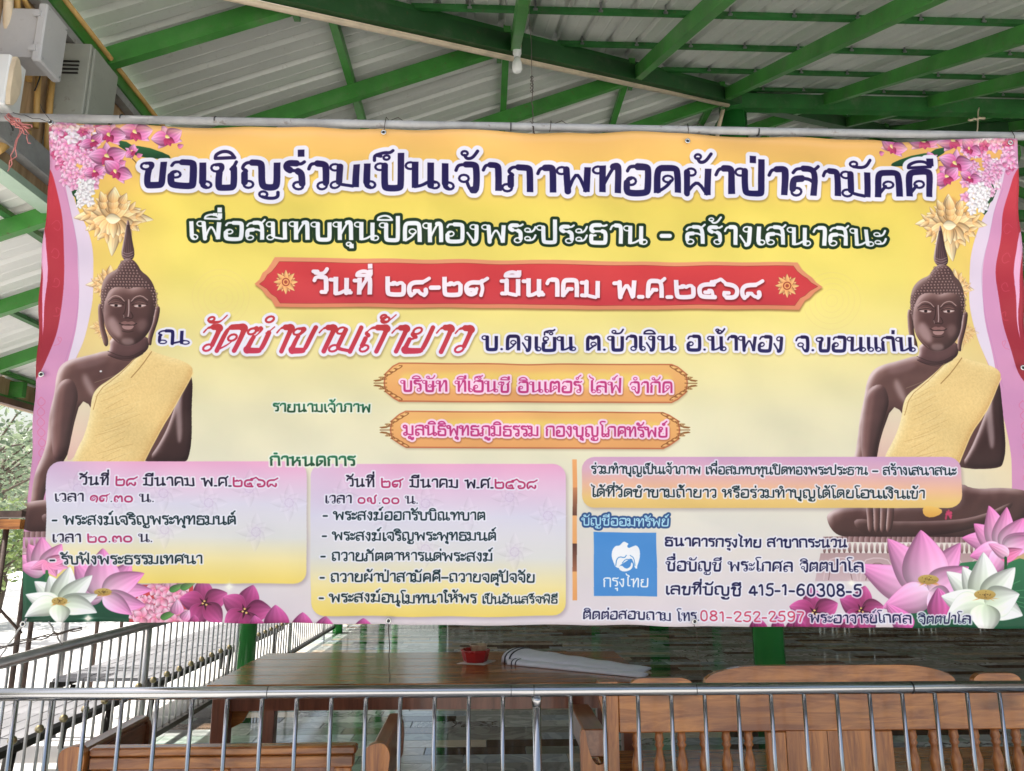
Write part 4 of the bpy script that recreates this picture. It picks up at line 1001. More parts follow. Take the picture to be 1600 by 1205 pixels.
part('purlin', MB().box(-3.44, 1.9, zL(-3.42)+.077, -3.40, 21.3, zL(-3.42)+.103), 'green', pav)
part('fascia_board', MB().box(-3.53, 1.9, 2.50, -3.50, 21.3, 2.70), 'tan', pav)
part('fascia_rail', MB().box(-3.497, 1.9, 2.50, -3.45, 21.3, 2.545), mat('brown_paint', (.20, .10, .07), .5, var=.2), pav)
part('fascia_rail', MB().box(-3.497, 1.9, 2.548, -3.465, 21.3, 2.565), 'green', pav)
for i in range(13): part('lean_to_bracket', MB().box(-3.497, 5.45+1.5*i, 2.567, -3.40, 5.50+1.5*i, 2.68), 'green', pav)

# wall of dark boards at the back, with small gaps that let the light through
wall = thing('board_wall', 'dark wooden board wall closing the back of the pavilion', 'wall', (6, 17.9, 0))
bm_ = MB().box(0, -.02, 0, .295, .02, 4.4).mesh('board', M['dark_wood'])
bm_g = MB().box(0, -.02, 0, .295, .02, .55).box(0, -.02, .68, .295, .02, 1.16).box(0, -.02, 1.30, .295, .02, 4.4).box(0, -.02, .55, .09, .02, .68).box(.14, -.02, .55, .20, .02, .68).box(.235, -.02, .55, .295, .02, .68).box(0, -.02, 1.16, .16, .02, 1.30).box(.195, -.02, 1.16, .295, .02, 1.30).mesh('board', M['dark_wood'])
for i in range(50): link('board', bm_g if i in (24, 25, 29, 30, 31, 33, 37, 38, 42) else bm_, wall, (-.8+.3*i, 18+.01*(i % 2), 0.006))
part('rail', MB().box(-.8, 17.9, 2.4, 14.1, 17.97, 2.55), 'dark_wood', wall); part('rail', MB().box(-.8, 17.9, .3, 14.1, 17.97, .42), 'dark_wood', wall)
sw = thing('side_wall', 'dark wooden wall along the far right side of the floor', 'wall', (13.9, 10, 0))
for i in range(50): link('board', bm_, sw, (0, 0, 0)).location = Vector((0, -6.5+.3*i, .006))
for o in sw.children: o.rotation_euler[2] = pi/2

# ---------------------------------------------------------------- front railing
fr = thing('front_railing', 'polished steel railing running below the hanging banner', 'railing', (.2, 3.27, 0))
part('handrail', MB().tube([(-3.3, 3.27, .925), (3.6, 3.27, .925)], .0248, 28), 'steel', fr)
part('bottom_rail', MB().tube([(-3.3, 3.27, .14), (3.6, 3.27, .14)], .016, 16), 'steel', fr)
X0 = .2293; b0 = None; pme = None
for k in range(-23, 23):
    x = X0+.1417*k
    if k % 16 == 0:
        if pme is None: pme = MB().tube([(0, 0, .006), (0, 0, .905)], .0175, 20).lathe([(.0175, .86), (.021, .885), (.021, .90)], n=20).mesh('post', M['steel'])
        link('post', pme, fr, (x, 3.27, 0))
    else:
        if b0 is None: b0 = MB().tube([(0, 0, .15), (0, 0, .903)], .0086, 14).mesh('baluster', M['steel'])
        link('baluster', b0, fr, (x, 3.27, 0))

for x in (-.883, .12, .215, .9, 1.83): part('wire_ring', MB().tube([(x, 3.27, .925), (x+.0025, 3.27, .925)], .0258, 20), 'black', fr)
# ---------------------------------------------------------------- side railing, running back along the left edge
sr = thing('side_railing', 'long steel railing with brass balls along the left edge', 'railing', (-2.45, 9, 0))
part('handrail', MB().tube([(-2.45, 3.22, .925), (-2.45, 20.8, .925)], .030, 24), 'steel_dull', sr)
part('bottom_rail', MB().box(-2.475, 3.30, .09, -2.425, 20.8, .13), 'dark_frame', sr)
bal = MB().tube([(0, 0, .132), (0, 0, .90)], .0088, 12).mesh('baluster', M['steel_pale'])
ball = MB().lathe([(.006, -.023), (.016, -.017), (.023, -.006), (.023, .006), (.016, .017), (.006, .023)], n=14).mesh('ball', mat('brass', (.50, .42, .25), .3, .9, var=.2))
sp = MB().tube([(0, 0, .006), (0, 0, .90)], .021, 20).mesh('post', M['steel_pale'])
y = 4.239-.24*4; k = 0
while y < 20.7:
    o = link('baluster', bal, sr, (-2.45, y, 0))
    if k % 2 == 0 and y < 14: link('ball', ball, o, (-2.45, y, .514))
    y += .12; k += 1
for y in (3.65, 5.735, 7.815, 9.9, 11.98, 14.06, 16.14, 18.22, 20.3): link('post', sp, sr, (-2.45, y+.02, 0))
br_ = thing('back_railing', 'steel railing across the far end of the floor behind banner', 'railing', (-.8, 20.9, 0))
part('handrail', MB().tube([(-2.45, 20.9, .925), (1.0, 20.9, .925)], .028, 16), 'steel', br_)
for i in range(28): link('baluster', bal, br_, (-2.4+.12*i, 20.9, 0))

# ---------------------------------------------------------------- table
tb = thing('table', 'long dark varnished wooden table behind the railing', 'table', (-.25, 4.95, 0.006))
for i in range(4): part('tabletop_board', MB().box(-1.53+.004*(i % 2), 4.40+.29*i, .705, .96-.006*(i % 2), 4.688+.29*i, .75, .004), 'table', tb)
for n_, (a, b) in enumerate(((4.46, 4.50), (5.46, 5.50))): part('apron', MB().box(-1.42, a, .60, .86, b, .703), 'teak_y' if 0 else 'red_wood', tb)
part('apron', MB().box(-1.44, 4.5, .60, -1.40, 5.46, .703), 'red_wood', tb); part('apron', MB().box(.82, 4.5, .60, .86, 5.46, .703), 'red_wood', tb)
for x, y in ((-1.50, 4.43), (-1.50, 5.42), (.80, 4.43), (.80, 5.42)): part('leg', MB().box(x, y, .006, x+.09, y+.09, .704, .004), 'red_wood', tb)
for s, x in ((1, -1.41), (-1, .80)): part('corner_brace', MB().prism([(x, .70), (x+s*.26, .70), (x+s*.22, .64), (x+s*.10, .60), (x+s*.06, .53), (x, .50)], 'y', 4.505, 4.53), 'teak_x', tb)

# ---------------------------------------------------------------- benches
def smooth_poly(p, n=2):
    for _ in range(n): p = [q for i in range(len(p)) for q in ((p[i][0]*.75+p[(i+1) % len(p)][0]*.25, p[i][1]*.75+p[(i+1) % len(p)][1]*.25), (p[i][0]*.25+p[(i+1) % len(p)][0]*.75, p[i][1]*.25+p[(i+1) % len(p)][1]*.75))]
    return p
BY = 3.75
rb = thing('wooden_bench', 'big teak bench with turned spindles and humped back rail at right', 'bench', (2.0, 3.95, 0.006))
def hump(x0, x1, zb, zt):
    P = [(x0+(x1-x0)*(1-cos(pi*i/20))/2, zb+(zt-zb)*min(1, 1.25*sin(pi*i/20)**.8)) for i in range(21)]
    return P
part('back_rail', MB().box(.655, BY, .638, 3.25, BY+.045, .855, .006), 'teak_x', rb)
for x0, x1, zt in ((.72, 1.02, .884), (1.08, 2.33, .937), (2.42, 2.66, .895), (2.72, 3.2, .92)):
    part('crest', MB().prism(hump(x0, x1, .853, zt), 'y', BY+.004, BY+.040), 'teak_x', rb)
part('post', MB().prism([(.600, .10), (.600, .64), (.585, .72), (.56, .80), (.56, .87), (.652, .87), (.652, .10)], 'y', BY-.01, BY+.06), 'teak_z', rb)
part('lower_rail', MB().box(.655, BY, .24, 3.25, BY+.045, .33, .005), 'teak_x', rb)
spd = MB().lathe([(r_*1.28, z_*1.0) for r_, z_ in [(.017,0),(.017,.02),(.013,.03),(.019,.045),(.013,.058),(.019,.07),(.013,.085),(.020,.15),(.021,.17),(.013,.21),(.011,.235),(.018,.25),(.013,.262),(.018,.275),(.015,.295),(.015,.308)]], n=14).mesh('spindle', M['teak_z'])
c0 = PY(993, 1180, BY)[0]
for i in range(6): link('spindle', spd, rb, (c0+.1085*i+.012, BY+.022, .33))
for i in range(12):
    x = PY(1432, 1180, BY)[0]+.1035*i
    if x < 3.2: link('spindle', spd, rb, (x, BY+.022, .33))
part('panel_stile', MB().box(1.372, BY+.001, .33, 1.462, BY+.042, .637, .004), 'teak_z', rb)
part('panel_stile', MB().box(1.88, BY+.001, .33, 1.985, BY+.042, .637, .004), 'teak_z', rb)
part('panel_board', MB().box(1.466, BY+.008, .33, 1.665, BY+.034, .637), 'teak_z', rb); part('panel_board', MB().box(1.669, BY+.010, .33, 1.877, BY+.036, .637), 'teak_z', rb)
part('seat', MB().box(.62, BY+.06, .36, 3.25, BY+.62, .40, .006), 'teak_x', rb)
for y in (BY+.56,): part('leg', MB().box(.60, y, .006, .66, y+.06, .36), 'teak_z', rb)
part('leg', MB().box(3.2, BY, .006, 3.27, BY+.06, .86), 'teak_z', rb); part('leg', MB().box(3.2, BY+.56, .006, 3.27, BY+.62, .36), 'teak_z', rb)
part('leg', MB().box(.602, BY, .006, .652, BY+.05, .1), 'teak_z', rb)
arm = [(.475, .40), (.47, .60), (.475, .645), (.49, .655), (.50, .63), (.505, .58), (.525, .52), (.55, .49), (.585, .50), (.60, .52), (.60, .40)]
part('arm_bracket', MB().prism(smooth_poly(arm, 1), 'y', BY+.02, BY+.05), 'teak_z', rb)
part('armrest', MB().box(.49, BY+.052, .52, .597, BY+.60, .645, .006), 'teak_y', rb)

lb = thing('wooden_bench', 'low panelled teak bench with scrolled arms at left', 'bench', (-1.2, 3.9, 0.006))
LY = 3.60
part('top_rail', MB().box(-1.745, LY, .595, -.565, LY+.07, .633, .008), 'teak_x', lb)
part('top_rail', MB().box(-1.735, LY-.004, .545, -.575, LY+.05, .593, .004), 'teak_x', lb)
part('back_panel', MB().box(-1.72, LY+.02, .20, -.60, LY+.04, .544), 'red_wood', lb)
for x in (-1.73, -1.20, -.66): part('stile', MB().box(x, LY+.004, .10, x+.075, LY+.046, .543, .004), 'teak_z', lb)
part('lower_rail', MB().box(-1.73, LY+.002, .12, -.585, LY+.045, .20), 'teak_x', lb)
part('seat', MB().box(-1.74, LY+.05, .30, -.57, LY+.62, .335), 'teak_x', lb)
for s, x in ((-1, -1.80), (1, -.465)):
    pr = [(x-.050, .635), (x-.06, .60), (x-.048, .54), (x-.03, .45), (x-.03, .05), (x+.045, .05), (x+.045, .45), (x+.052, .55), (x+.058, .605), (x+.036, .645), (x, .652)]
    part('arm_front', MB().prism(smooth_poly(pr, 2), 'y', LY-.03, LY+.015), 'teak_z', lb)
    xi = x+.01
    part('armrest', MB().box(xi-.045, LY+.017, .598, xi+.03, LY+.66, .628, .010), 'teak_y', lb)
    part('armrest_side', MB().box(xi-.035, LY+.017, .40, xi+.022, LY+.64, .597, .008), 'teak_y', lb)
    part('armrest_end', MB().prism(smooth_poly([(xi-.045, .38), (xi-.055, .56), (xi-.03, .61), (xi+.02, .61), (xi+.042, .56), (xi+.035, .38)], 1), 'y', LY+.642, LY+.675), 'teak_y', lb)
    part('leg', MB().box(x-.035, LY+.58, .006, x+.035, LY+.65, .40), 'teak_z', lb)

# ---------------------------------------------------------------- things on the table
pp = tag(part('sheet_of_paper', MB().prism([(-.165, 5.05), (.015, 5.00), (.09, 5.16), (-.05, 5.24)], 'z', .7503, .7525), 'paper', None), 'sheet of paper lying under the red dish on the table', 'paper')
rbn = [(0, 0), (.072, 0), (.078, .006), (.094, .066), (.099, .070), (.099, .078), (.093, .078), (.088, .066), (.084, .046), (0, .044)]
dish = tag(part('red_dish', MB().lathe([(max(r_, .001), z) for r_, z in rbn], (-.045, 5.12, .7527), 8), 'red', None, (-.045, 5.12, .7527)), 'red faceted plastic dish holding a small cup', 'dish')
for p in dish.data.polygons: p.use_smooth = False
cup = thing('cup', 'small speckled ceramic cup standing in the red dish', 'cup', (-.025, 5.12, .7977))
part('body', MB().lathe([(.034, 0), (.038, .003), (.048, .024), (.058, .058), (.060, .064), (.056, .064), (.052, .050), (.030, .012), (.001, .010)], (-.025, 5.12, .7977), 24), 'ceramic', cup)
part('inside', MB().lathe([(.001, .0505), (.051, .0510)], (-.025, 5.12, .7977), 20), 'ceramic_in', cup)
cl = thing('folded_vinyl', 'folded white vinyl sheet with black edge stripes on the table', 'folded banner', (.6, 4.9, .752))
A, B = PZ(795, 1038, .75), PZ(1008, 1058, .75); D_, E_ = PZ(822, 1020, .75), PZ(990, 1035, .75)
def fold(a, b, wa, wb, ha, hb, n=26, k=10):
    a, b = Vector(a), Vector(b); d = (b-a).normalized(); s_ = Vector((-d.y, d.x, 0)); v = []; f = []
    for i in range(n+1):
        t = i/n; c = a.lerp(b, t); w_ = wa+(wb-wa)*t; h = ha+(hb-ha)*t
        for j in range(k+1):
            a_ = pi*j/k; v.append(tuple(c+s_*(w_/2*-cos(a_))+Vector((0, 0, h*sin(a_)**.6+.003*sin(i*1.1)*sin(a_)))))
    for i in range(n):
        for j in range(k): q = i*(k+1)+j; f.append((q, q+1, q+k+2, q+k+1))
    f.append(tuple(range(k, -1, -1))); f.append(tuple(range(n*(k+1), (n+1)*(k+1)))); 
    for i in range(n): q = i*(k+1); f.append((q, q+k+1, q+2*k+1, q+k))
    return MB().add(v, f, True)
part('fold', fold((.185, 5.04, .752), (.96, 4.55, .752), .10, .10, .030, .018), 'white_vinyl', cl)
part('fold', fold((.21, 5.22, .752), (1.0, 4.72, .752), .32, .20, .070, .018), 'white_vinyl', cl)
part('fold', fold((.20, 5.12, .752), (.40, 5.00, .752), .10, .06, .045, .03), 'white_vinyl', cl)
for q, w_, h in ((.02, .325, .073), (.055, .324, .072)):
    a = Vector((.21, 5.22, .752)); b = Vector((1.0, 4.72, .752)); t = q/.93
    part('stripe', fold(a.lerp(b, t), a.lerp(b, t+.010), w_, w_, h, h, 2), 'navy', cl)
for q in (.03, .06):
    a = Vector((.185, 5.04, .752)); b = Vector((.96, 4.55, .752)); t = q/.93
    part('stripe', fold(a.lerp(b, t), a.lerp(b, t+.009), .104, .104, .032, .032, 2), 'navy', cl)

# ---------------------------------------------------------------- the hanging banner
TLc = np.array([-1.765, 2.779, 3.207]); BLc = np.array([-1.765, 3.008, 1.214]); BW = 4.020
DV = BLc-TLc; BN = np.cross([1, 0, 0], DV)
ztop = lambda u: 3.2065+.0065*(2*u-1)
zbot = lambda u: 1.2125+.0205*(1-2*u)       # the lower edge hangs a little askew
def sheet_px(x, y):
    d = ray(x, y); t = ((TLc-CAM)@BN)/(d@BN); p = CAM+d*t; u = (p[0]-TLc[0])/BW
    return (u*PW, (ztop(u)-p[2])/(ztop(u)-zbot(u))*PH)
SCALE = PW/BW/380.0
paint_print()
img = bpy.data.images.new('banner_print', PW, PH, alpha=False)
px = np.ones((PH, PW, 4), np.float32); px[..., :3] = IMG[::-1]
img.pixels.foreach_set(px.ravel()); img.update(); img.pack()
bmat, t, b = nodes('printed_vinyl'); tx = t.nodes.new('ShaderNodeTexImage'); tx.image = img; tx.interpolation = 'Cubic'; tx.extension = 'EXTEND'
hs = t.nodes.new('ShaderNodeHueSaturation'); hs.inputs['Saturation'].default_value = .93; hs.inputs['Value'].default_value = .67
t.links.new(tx.outputs[0], hs.inputs['Color']); t.links.new(hs.outputs[0], b.inputs['Base Color']); b.inputs['Roughness'].default_value = .42; b.inputs['Specular IOR Level'].default_value = .16
tc = t.nodes.new('ShaderNodeTexCoord'); n = t.nodes.new('ShaderNodeTexNoise'); n.inputs['Scale'].default_value = 2.2; n.inputs['Detail'].default_value = 4
bp = t.nodes.new('ShaderNodeBump'); bp.inputs['Strength'].default_value = .2; bp.inputs['Distance'].default_value = .03
t.links.new(tc.outputs['Object'], n.inputs['Vector']); t.links.new(n.outputs[0], bp.inputs['Height']); t.links.new(bp.outputs[0], b.inputs['Normal'])
ban = thing('banner', 'large printed yellow banner with two statues and lettering', 'banner', (.24, 2.9, 1.21))
NU, NV = 240, 120
nrm = BN/np.linalg.norm(BN); nrm = nrm*(-1 if nrm[1] > 0 else 1)
EY = [0.0, .339, .664, 1.0]                               # eyelets along the top
uu = np.linspace(0, 1, NU+1); vv = np.linspace(0, 1, NV+1)
rs = np.random.RandomState(8)
waves = [(rs.uniform(-1, 1), rs.uniform(-1, 1), rs.uniform(0, 6.28)) for _ in range(14)]
V = []
for j, v_ in enumerate(vv):
    for i, u_ in enumerate(uu):
        d = min(abs(u_-e) for e in EY)
        sag = .013*min(1, (d/.17)**1.2)*max(0, 1-v_*2.2)
        z = .010*sin(u_*34+v_*9)*max(0, 1-v_*4)+.006*sin(v_*42+3*sin(u_*5))*max(0, 1-v_*5)
        for k_, (a_, b_, c_) in enumerate(waves): z += .0027*sin((a_*u_*2+b_*v_)*(5+k_*2.1)*2+c_)
        cre = (u_-.5)*1.9+(v_-.45); z += .010*math.exp(-(cre/.04)**2)*sin(u_*9)
        cre = (u_-.20)*1.2-(v_-.25); z += .007*math.exp(-(cre/.03)**2)
        for e_, w_, k_ in ((.339, .5, 1), (.339, -.7, 1), (.664, .6, 1), (.664, -.45, 1), (0, .8, 1), (1, -.8, 1)): z += .006*math.exp(-((u_-e_-w_*v_*.5)/(.008+.03*v_))**2)*max(0, 1-v_*2.6)*min(1, v_*14)
        bsag = .003*abs(sin(u_*pi*3))*max(0, v_*3-2)
        p = TLc+np.array([BW*u_, 0, 0])+DV*v_+nrm*z
        V.append((p[0], p[1], p[2]-(TLc[2]+DV[2]*v_)+ztop(u_)*(1-v_)+zbot(u_)*v_-sag*(1-v_*2.2 if v_ < .45 else 0)+bsag))
Fq = [(j*(NU+1)+i, (j+1)*(NU+1)+i, (j+1)*(NU+1)+i+1, j*(NU+1)+i+1) for j in range(NV) for i in range(NU)]
me = bpy.data.meshes.new('printed_sheet'); org = WL['banner']
me.from_pydata([(x-.24, y-2.9, z-1.21) for x, y, z in V], [], Fq); me.materials.append(bmat); me.materials.append(M['white_vinyl'])
uvl = me.uv_layers.new(name='UVMap'); li = np.empty(len(me.loops), np.int32); me.loops.foreach_get('vertex_index', li)
uvs = np.stack([uu[li % (NU+1)], 1-vv[li//(NU+1)]], 1).astype(np.float32); uvl.data.foreach_set('uv', uvs.ravel())
me.polygons.foreach_set('use_smooth', [True]*len(Fq))
sheet = link('printed_sheet', me, ban, (.24, 2.9, 1.21))
sm_ = sheet.modifiers.new('thickness', 'SOLIDIFY'); sm_.thickness = .0012; sm_.offset = -1; sm_.material_offset = 1; sm_.material_offset_rim = 1
ring = MB()
for k in range(14):
    pass
def torus(r, q, n=18, m=8):
    mb = MB(); v = [((r+q*cos(2*pi*j/m))*cos(2*pi*i/n), q*sin(2*pi*j/m), (r+q*cos(2*pi*j/m))*sin(2*pi*i/n)) for i in range(n) for j in range(m)]
    return mb.add(v, [(i*m+j, i*m+(j+1) % m, ((i+1) % n)*m+(j+1) % m, ((i+1) % n)*m+j) for i in range(n) for j in range(m)], True)
eme = torus(.0085, .0032).mesh('eyelet', mat('nickel', (.6, .6, .58), .25, 1))
hme = MB().tube([(0, -.0015, 0), (0, .0015, 0)], .0062, 12).mesh('eyelet_hole', M['black'])
for x, y in ((600, 210), (1073, 222), (82, 196), (1575, 223), (68, 583), (1595, 578), (40, 966), (608, 967), (1084, 973)):
    q = sheet_px(x, y); p = TLc+np.array([BW*q[0]/PW, 0, 0])+DV*(q[1]/PH)+nrm*.014
    e = link('eyelet', eme, ban, p); link('hole', hme, e, p+nrm*-.0035)

pipe = thing('banner_pipe', 'grey galvanised pipe from which the printed banner hangs', 'pipe', (0, 2.79, 3.225))
part('tube', MB().tube([(-2.035, 2.80, 3.233), (0.1, 2.80, 3.239), (3.4, 2.80, 3.246)], .0165, 20), 'galv', pipe)
for x in (-1.50, -1.12, .1, 1.15): part('clamp_line', MB().tube([(x, 2.80, 3.238), (x+.005, 2.80, 3.238)], .0178, 20), 'black', pipe)

def wire(name, pts, r, m, label, cat, group=None):
    o = part(name, MB().tube(pts, r, 6), m, None); tag(o, label, cat, group); return o
def wob(a, b, n, amp, seed):
    q = random.Random(seed); a, b = Vector(a), Vector(b)
    return [a.lerp(b, i/n)+(Vector((q.uniform(-1, 1), q.uniform(-1, 1), q.uniform(-1, 1)))*amp if 0 < i < n else Vector()) for i in range(n+1)]
def loopwire(name, x, label, seed, drop=.06):
    z = 3.238
    c = [(x-.004, 2.783, z-drop), (x, 2.775, z-.01), (x+.002, 2.79, z+.026), (x+.012, 2.82, z+.028), (x+.05, 2.80, z+.033), (x+.07, 2.79, z+.012)]
    return wire(name, c, .0016, 'wire', label, 'wire')
loopwire('tie_wire', PY(602, 200, 2.79)[0], 'thin wire looped over the pipe at the left middle eyelet', 1)
loopwire('tie_wire', PY(1074, 200, 2.79)[0], 'thin wire looped over the pipe at the right middle eyelet', 2)
loopwire('tie_wire', PY(860, 205, 2.79)[0], 'loose wire end curling above the pipe near the hanging chain', 3, .03)
loopwire('tie_wire', PY(1580, 205, 2.79)[0], 'dark wire tied at the right upper corner of the banner', 4, .04)
# pink twine tangle at the left end of the pipe
tw = thing('twine_knot', 'tangled pink plastic twine knotted round the left pipe end', 'twine', (-1.9, 2.77, 3.22))
for k in range(9):
    q = random.Random(40+k); a = PY(10+q.uniform(-3, 6), 180+q.uniform(-3, 4), 2.74); b = PY(q.uniform(36, 52), q.uniform(196, 212), 2.745)
    part('strand', MB().tube(wob(a, b, 7, .010, k), .0026, 6), 'twine', tw)
for k, (x, y) in enumerate(((48, 224), (12, 268), (14, 262))):
    part('strand', MB().tube(wob(PY(30+k*3, 200, 2.745), PY(x, y, 2.75), 6, .008, 60+k), .0018, 6), 'twine', tw)
wire('tie_wire', wob(PY(14, 180, 2.75), PY(20, 204, 2.75), 5, .006, 5), .003, 'black', 'black cord wound round the pipe beside the pink twine', 'cord')
wire('tie_wire', wob(PY(20, 176, 2.76), PY(82, 193, 2.765), 6, .006, 6), .0014, 'black', 'black wire from the pipe to the left upper banner corner', 'wire')
wire('tie_wire', wob(PY(82, 193, 2.765), PY(63, 163, 2.76), 4, .004, 7), .0014, 'black', 'short black wire sticking up above the left upper banner corner', 'wire')
# lower tie cords
def cord(a, b, r, m, label, seed): part('tie_cord', MB().tube(wob(a, b, 8, .004, seed), r, 6), m, ban)['label'] = label
cord(PY(608, 967, 2.995), (-.52, 4.405, .76), .0022, 'wire', 'dark cord from the bottom eyelet left of centre to the table', 21)
cord(PY(1084, 973, 2.995), PY(1097, 1066, 3.25), .0011, 'wire', 'thin pale cord from the bottom eyelet right of centre to the handrail', 22)
cord(PY(41, 967, 2.995), PY(-2, 1032, 3.4), .0035, 'galv', 'pale cord running down left from the lower left banner corner', 23)
cord(PY(76, 972, 3.0), PY(96, 1007, 3.3), .003, 'galv', 'short pale cord hanging below the lower left banner corner', 24)
cw = thing('twisted_wire', 'twisted rusty wires strung from left edge under banner', 'wire', (-2.0, 3.1, 1.1))
for k in range(3): part('strand', MB().tube(wob(PY(-4, 1010+k*2, 3.1), PY(128, 984-k*2, 3.05), 12, .007, 30+k), .0022, 6), 'wire', cw)
# wire chain hanging from the roof
hw_ = thing('hanging_wire', 'thin rusty wire with knotted links hanging from the roof', 'wire', (.2, 2.8, 3.3))
part('strand', MB().tube(wob(PY(826, -20, 3.2), PY(831, 118, 2.85), 8, .003, 50), .0014, 6), 'wire', hw_)
part('strand', MB().tube(wob(PY(831, 118, 2.85), PY(833, 208, 2.775), 14, .004, 51), .0022, 6), 'wire', hw_)
part('strand', MB().tube(wob(PY(829, 190, 2.79), PY(835, 209, 2.772), 6, .004, 52), .002, 6), 'wire', hw_)
for k in range(5): part('link', torus(.006, .0017, 10, 6), 'wire', hw_, PY(831, 121+k*5.5, 2.85)) if 0 else link('link', bpy.data.meshes.get('link') or torus(.006, .0017, 10, 6).mesh('link', M['wire']), hw_, PY(831, 121+k*5.5, 2.85))

# ---------------------------------------------------------------- lamp and conduits
def hp(x, dx=0, dy=0, dz=0): return (x+dx, hipY(x)+dy, zA(x)+dz)
for k, (dx, dz, r) in enumerate(((-.070, -.055, .017), (-.032, -.058, .017), (-.105, -.048, .014))):
    x0, x1 = (-1.9, 2.42) if k else (-1.9, 2.45)
    o = part('conduit', MB().tube([hp(x0, dx, -.03+k*.0, dz), hp(x1, dx, -.03, dz)], r, 10), 'cream', None)
    tag(o, ('thick cream conduit strapped under the sloping hip beam', 'cream conduit nearest the hip beam beside the thick one', 'thinnest cream conduit, outermost under the hip beam')[k], 'conduit', 'cream conduits under the hip beam')
lamp = thing('bulb_lamp', 'white light bulb in a ceramic holder under the hip beam', 'lamp', hp(.21, 0, -.06, -.09))
bx = PY(808, 84, 4.55); bz = float(bx[2]); bx0 = float(bx[0]); byy = 4.55
part('holder', MB().lathe([(.026, .05), (.030, .04), (.030, 0), (.024, -.01), (.022, -.035)], (bx0, byy, bz), 18), 'white_box', lamp)
part('bulb', MB().lathe([(.020, -.036), (.026, -.055), (.035, -.08), (.036, -.105), (.034, -.13), (.026, -.143), (.010, -.148)], (bx0, byy, bz), 20), 'bulb', lamp)
part('bracket', MB().box(bx0-.02, byy-.02, bz+.05, bx0+.03, byy+.02, bz+.11), 'cream', lamp)
o = part('conduit', MB().tube([(-2.045, 1.9, 4.105), (-2.045, 9, 4.105)], .013, 10), 'yellow', None); tag(o, 'yellow conduit along the green beam above the meter boxes', 'conduit')
o = part('conduit', MB().tube([(2.36, 6.55, 5.74), (2.33, 6.60, 5.60), (2.28, 6.62, 5.35), (2.26, 6.62, 4.6)], .02, 10), 'cream', None); tag(o, 'short cream pipe bending down beside the green column head', 'conduit')
rp = thing('rope_tie', 'knotted pale rope hanging below the green tie beam', 'rope', (4.9, 6.5, 5.7))
part('knot', MB().tube(wob(PY(1513, 187, 6.5), PY(1539, 185, 6.5), 6, .01, 71), .012, 6), 'cream', rp)
part('strand', MB().tube(wob(PY(1530, 168, 6.5), PY(1526, 208, 6.5), 5, .006, 72), .006, 6), 'cream', rp)

# ---------------------------------------------------------------- electrical boxes on the header board
bb = thing('breaker_cabinet', 'tall grey green steel cabinet with louvres and a lock', 'electrical box', (-2.04, 3.44, 3.3))
part('casing', MB().box(-2.128, 3.30, 3.30, -1.955, 3.56, 3.945, .004), 'steel_box', bb)
part('door', MB().box(-1.954, 3.315, 3.32, -1.940, 3.545, 3.93, .003), 'steel_box', bb)
for i in range(4): part('louvre', MB().box(-2.08, 3.292, 3.775+.021*i, -2.0, 3.299, 3.781+.021*i), 'black', bb)
lk = part('lock', MB().box(-1.939, 3.505, 3.56, -1.934, 3.53, 3.67), 'black', bb); part('key', MB().box(-1.933, 3.50, 3.59, -1.92, 3.55, 3.605), 'black', lk)
jb = thing('junction_box', 'light grey junction box with a large smooth lid', 'electrical box', (-2.03, 2.98, 3.6))
part('back_box', MB().box(-2.128, 2.91, 3.59, -1.965, 3.05, 3.83, .004), 'grey_box', jb)
part('lid', MB().box(-1.964, 2.895, 3.565, -1.925, 3.06, 3.848, .006), 'grey_box', jb)
for y_, z_ in ((2.912, 3.585), (3.044, 3.585), (2.912, 3.828), (3.044, 3.828)): part('screw', MB().tube([(-1.926, y_, z_), (-1.922, y_, z_)], .005, 8), 'steel_dull', jb)
for z in (3.62, 3.79): part('clip', MB().box(-1.975, 2.885, z-.012, -1.945, 2.897, z+.012), 'grey_box', jb)
wb = thing('meter_box', 'white plastic box with curved beige cover at the left edge', 'electrical box', (-2.03, 2.8, 3.3))
part('casing', MB().box(-2.128, 2.762, 3.27, -1.955, 2.87, 3.50, .005), 'white_box', wb)
part('cover', MB().prism(smooth_poly([(2.765, 3.275), (2.80, 3.285), (2.83, 3.38), (2.80, 3.49), (2.765, 3.495)], 1), 'x', -1.954, -1.935), 'cream', wb)
sb = thing('small_box', 'small grey box beyond the steel cabinet by the green beam', 'electrical box', (-2.05, 3.8, 3.5))
part('casing', MB().box(-2.128, 3.66, 3.48, -2.0, 3.88, 3.78, .004), 'grey_box', sb); part('label_plate', MB().box(-1.999, 3.80, 3.57, -1.997, 3.83, 3.60), 'black', sb)
def cond(pts, r, label, m='yellow'):
    o = part('conduit', MB().tube([Vector(p) for p in pts], r, 12), m, None); tag(o, label, 'conduit', 'conduits on the left header board'); return o
XB = -2.10
def bp_(x, y, X=XB):
    d = ray(x, y); return CAM+d*(X/d[0])
cond([bp_(14, -60), bp_(13, 20), bp_(12, 82)], .020, 'thick pale conduit rising vertically from the white box', 'cream')
cond([bp_(26, -60), bp_(27, 10), bp_(30, 45), bp_(36, 75), bp_(44, 88)], .013, 'yellow conduit curving down behind the junction box')
cond([bp_(34, -10), bp_(40, 5), bp_(50, 20), bp_(62, 26)], .012, 'short yellow bend entering the junction box top')
cond([bp_(46, 98), bp_(44, 126)], .016, 'stub of yellow conduit with a coupling below junction box')
cond([bp_(61, 112), bp_(58, 150), bp_(56, 200)], .013, 'yellow conduit below the junction box, left of two')
cond([bp_(82, 120), bp_(78, 160), bp_(72, 250)], .015, 'yellow conduit beside the steel cabinet, right of two')
cond([bp_(44, 205), bp_(40, 235)], .015, 'yellow conduit stub under the pipe beside pink twine')
cond([bp_(-5, 235), bp_(14, 222)], .02, 'yellow pipe end at the left picture edge')
